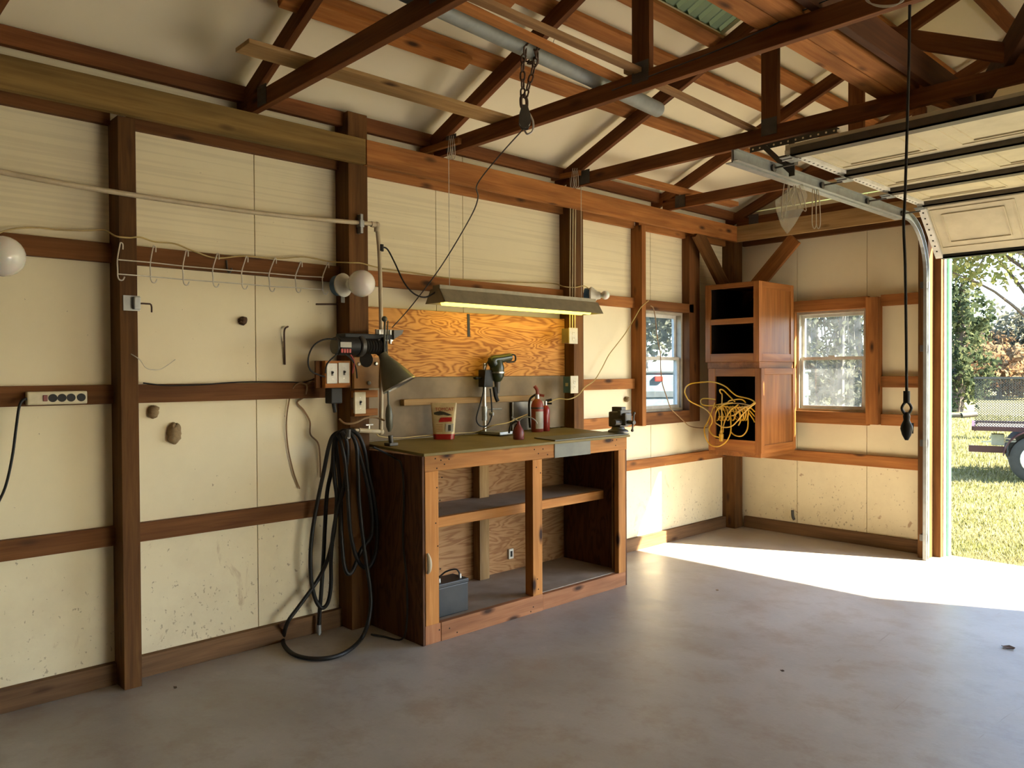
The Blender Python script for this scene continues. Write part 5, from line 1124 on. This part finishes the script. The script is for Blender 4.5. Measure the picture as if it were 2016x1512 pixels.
for k, (px, d, h_, lf, lb) in enumerate(((1935, 52, 4.6, 'leaf_autumn', 'orange autumn bush at the far field edge, behind the trailer gate'), (1968, 50, 3.6, 'leaf_autumn', 'orange autumn bush at the far field edge, right of the first one'), (2010, 55, 6.5, 'leaf_gray', 'grey brown tree at the far field edge, right of the autumn bushes'), (1905, 58, 6.0, 'leaf_dark', 'dark tree at the far field edge beside the evergreen'), (2070, 54, 7.0, 'leaf_gray', 'grey tree at the far field edge beyond the picture edge'), (1850, 56, 6.8, 'leaf_dark', 'dark tree at the far field edge by the green trim'))):
    p = at_dir(px, d); tree('field_tree', lb, p.x, p.y, h_, .16, [(0, 0, h_*.45, 2.6, 2.6, h_*.42), (1.6, 0, h_*.3, 1.8, 1.8, h_*.28), (-1.5, .5, h_*.32, 1.9, 1.8, h_*.3)], 3200, .17, lf, seed=10+k, branches=5, group='trees at the far field edge')
# bare woods seen through the far window
for k, (px, d, h_, tr_) in enumerate(((1545, 22, 9, .12), (1582, 19, 9, .10), (1598, 26, 10, .14), (1618, 21, 9, .11), (1640, 25, 10, .12), (1655, 18, 8, .09), (1672, 23, 9, .13), (1690, 27, 9, .12), (1712, 20, 9, .11))):
    p = at_dir(px, d); tree('bare_tree', ('thin grey woodland tree behind the far window', 'slender grey woodland tree behind the far window')[k % 2] if False else 'thin grey woodland tree seen through the far window', p.x, p.y, h_, tr_, [(0, 0, 4.2, 1.5, 1.5, 2.2), (.3, 0, 6.5, 1.7, 1.7, 2.0), (0, .3, 1.4, 1.6, 1.4, 1.0)], 3400, .075, 'leaf_gray', 'bark_gray', 12, 'woodland trees behind the far window', 30+k)
# trees beyond the left window
for k, (px, d, h_, lb) in enumerate(((1278, 14, 8, 'leafy grey green tree at the left in the left window'), (1318, 16, 9, 'leafy grey green tree in the middle of the left window'), (1345, 11, 8, 'leafy tree with a stout trunk at the right in the left window'))):
    p = at_dir(px, d); tree('yard_tree', lb, p.x, p.y, h_, .2 if k == 2 else .13, [(0, 0, 4.0, 1.9, 1.9, 1.7), (.4, 0, 5.8, 1.8, 1.8, 1.4), (-.6, .3, 2.7, 1.3, 1.2, .9), (0, 0, 3.2, 1.5, 1.5, 1.2)], 9000, .07, 'leaf_gray', 'bark_gray', 10, 'trees outside the left window', 60+k)
# trailer
def trailer():
    o = at_dir(1917, 13.0); ey = o.normalized(); ex = V((ey.y, -ey.x, 0))
    t = thing('utility_trailer', 'maroon utility trailer with a grey mesh ramp parked on the lawn', 'trailer', (o.x, o.y, GZ)); mt = 'trailer_maroon'
    P = lambda u, v, z: o+ex*u+ey*v+V((0, 0, GZ+z))
    def br(name, a, c, w, mat, par=t, th=None): b = MB(); b.bar(P(*a), P(*c), w, th or w, (0, 0, 1)); return b.build(name, mat, par)
    Ld = 3.4; zd = .73
    b = MB(); b.bar(P(0, 0, zd), P(Ld, 0, zd), .06, .05); b.bar(P(0, 1.5, zd), P(Ld, 1.5, zd), .06, .05); b.bar(P(0, 0, zd), P(0, 1.5, zd), .06, .05); b.bar(P(Ld, 0, zd), P(Ld, 1.5, zd), .06, .05); b.build('bed_frame', mt, t)
    b = MB(); b.bar(P(.02, .02, zd-.03), P(.02, 1.48, zd-.03), .02, .02); b.obox(P(Ld/2, .75, zd-.02), (Ld-.1, 1.44, .03), frame(ex, ey)); b.build('deck', 'bark', t)
    b = MB()
    b.bar(P(.02, 0, .43), P(.02, 0, zd), .055, .05)
    b.bar(P(-.06, 0, .44), P(.40, 0, .44), .09, .06); b.bar(P(.37, 0, .42), P(.37, 0, zd), .05, .05); b.build('rear_frame', mt, t)
    b = MB(); b.bar(P(0, 0, zd+.02), P(0, 0, zd+.72), .03, .03); b.bar(P(0, 0, zd+.72), P(1.5, 0, zd+.72), .03, .03); b.bar(P(1.5, 0, zd), P(1.5, 0, zd+.72), .03, .03); g_ = b.build('ramp_frame', 'mesh_gray', t)
    b = MB()
    for k in range(1, 9): b.bar(P(k*.15, .01, zd-.3 if k < 4 else zd), P(k*.15, .01, zd+.72), .03, .02)
    b.build('ramp_bar', 'mesh_gray', g_)
    b = MB(); s = .034
    for i in range(44):
        for j in range(21):
            u, z = i*s+.01, zd+.01+j*s
            b.bar(P(u, .005, z), P(u+s, .005, z+s*.5), .009, .006); b.bar(P(u, .005, z+s), P(u+s, .005, z+s*.5), .009, .006)
    b.build('ramp_mesh', 'mesh_gray', g_)
    wc = P(.75, -.12, .335)
    b = MB(); b.lathe([(.20, -.08), (.28, -.09), (.325, -.07), (.335, -.03), (.335, .03), (.325, .07), (.28, .09), (.20, .08)], wc, ey, 32); b.build('tire', 'tire', t, True)
    b = MB(); b.lathe([(.20, -.085), (.19, -.095), (.15, -.088), (.07, -.10), (.04, -.115), (.001, -.115)], wc, ey, 24); b.build('wheel_rim', 'wheel_white', t, True)
    b = MB(); pts = [(.40*math.cos(a_), .40*math.sin(a_)) for a_ in [R(x) for x in range(175, 4, -10)]]
    for (u0, z0), (u1, z1) in zip(pts[:-1], pts[1:]): b.add([P(.75+u0, -.24, .335+z0), P(.75+u1, -.24, .335+z1), P(.75+u1, -.02, .335+z1), P(.75+u0, -.02, .335+z0), P(.75+u0*.97, -.24, .335+z0*.97), P(.75+u1*.97, -.24, .335+z1*.97), P(.75+u1*.97, -.02, .335+z1*.97), P(.75+u0*.97, -.02, .335+z0*.97)], [(0, 1, 2, 3), (4, 7, 6, 5), (0, 4, 5, 1), (3, 2, 6, 7), (0, 3, 7, 4), (1, 5, 6, 2)])
    b.build('fender', mt, t)
    b = MB(); b.cyl(P(.75, 0, .335), P(.75, 1.6, .335), .035, 10); b.build('axle', mt, t)
    wc2 = P(.75, 1.62, .335); b = MB(); b.lathe([(.20, -.08), (.28, -.09), (.335, -.03), (.335, .03), (.28, .09), (.20, .08)], wc2, ey, 28); b.build('tire', 'tire', t, True)
    b = MB(); b.obox(P(.30, .3, zd-.17), (.16, .2, .16), frame(ex, ey), .01); b.build('tail_light_box', 'label_gray', t)
    b = MB(); b.bar(P(.2, .2, .6), P(.52, .5, .55), .02, .02); b.bar(P(.1, .3, .52), P(.6, .3, .54), .02, .02); b.build('spring_arm', 'wheel_white', t)
    b = MB(); b.bar(P(Ld, .1, zd-.05), P(Ld+1.2, .75, zd-.1), .07, .05); b.bar(P(Ld, 1.4, zd-.05), P(Ld+1.2, .75, zd-.1), .07, .05); b.cyl(P(Ld+1.1, .75, 0), P(Ld+1.1, .75, zd), .03, 10); b.build('tongue', mt, t)
trailer()
# white box vehicle beyond the left window
def van():
    o = at_dir(1312, 8.2); ex = V((RT.x, RT.y, 0)).normalized(); ex = M.Rotation(R(8), 3, 'Z') @ ex; ey = V((-ex.y, ex.x, 0)); ey = ey if ey.dot(FW) > 0 else -ey
    t = thing('white_trailer', 'white box trailer with a red marker light outside the left window', 'trailer', (o.x, o.y, GZ))
    P = lambda u, v, z: o+ex*u+ey*v+V((0, 0, GZ+z)); fr = frame(ex, ey)
    b = MB(); b.obox(P(0, .9, .98), (3.2, 1.7, 1.16), fr, .05); b.build('box_body', 'van_white', t)
    b = MB(); b.obox(P(0, .043, 1.33), (3.2, .012, .06), fr); b.build('rub_rail', 'van_gray', t)
    b = MB(); b.obox(P(0, .9, 1.56), (3.22, 1.72, .03), fr, .01); b.build('roof_edge', 'van_gray', t)
    b = MB(); b.obox(P(-.07, .035, 1.49), (.085, .03, .055), fr, .008); b.build('marker_light', 'red_lens', t)
    b = MB(); b.bar(P(.0, .03, .90), P(.22, .03, 1.16), .02, .02); b.tube([P(.15, 0, 1.14), P(.26, -.02, 1.24), P(.34, -.02, 1.22), P(.36, 0, 1.04)], .008, 8, 5); b.build('door_latch', 'van_gray', t)
    for u in (-.9, .9):
        b = MB(); b.lathe([(.18, -.08), (.27, -.09), (.31, -.03), (.31, .03), (.27, .09), (.18, .08)], P(u, .15, .31), ey, 24); b.build('tire', 'tire', t, True)
    b = MB(); b.bar(P(-1.6, .9, .45), P(-2.5, .9, .45), .08, .06); b.cyl(P(-2.4, .9, 0), P(-2.4, .9, .45), .03, 10); b.build('tongue', 'van_gray', t)
van()

# ------------------------------------------------------------------ light
w = bpy.data.worlds.new('sky'); sc.world = w; w.use_nodes = True; nt = w.node_tree
bg = nt.nodes['Background']; sky = nt.nodes.new('ShaderNodeTexSky'); sky.sky_type = 'NISHITA'; sky.sun_disc = False
sky.sun_elevation = R(37); sky.sun_rotation = R(63.5); sky.air_density = 1.0; sky.dust_density = .8; sky.ozone_density = 1.0
tint = mix(nt, 1.0, sky.outputs[0], (.90, .96, 1.06), 'MULTIPLY'); nt.links.new(tint, bg.inputs[0]); bg.inputs[1].default_value = SKY
sd = V((1.816, .90, 1.53)).normalized()
s_ = bpy.data.lights.new('sun', 'SUN'); s_.energy = SUN; s_.angle = R(.53); s_.color = (1, .90, .72)
so = bpy.data.objects.new('sun', s_); COL.objects.link(so); so.rotation_euler = sd.to_track_quat('Z', 'Y').to_euler()
sc.view_settings.view_transform = 'Standard'; sc.view_settings.look = 'None'; sc.view_settings.gamma = 1; sc.view_settings.use_curve_mapping = False
sc.view_settings.exposure = EXPO
cy = getattr(sc, 'cycles', None)
if cy is not None:
    cy.max_bounces = 14; cy.diffuse_bounces = 8; cy.transparent_max_bounces = 16; cy.use_denoising = True
    cy.sample_clamp_indirect = 8
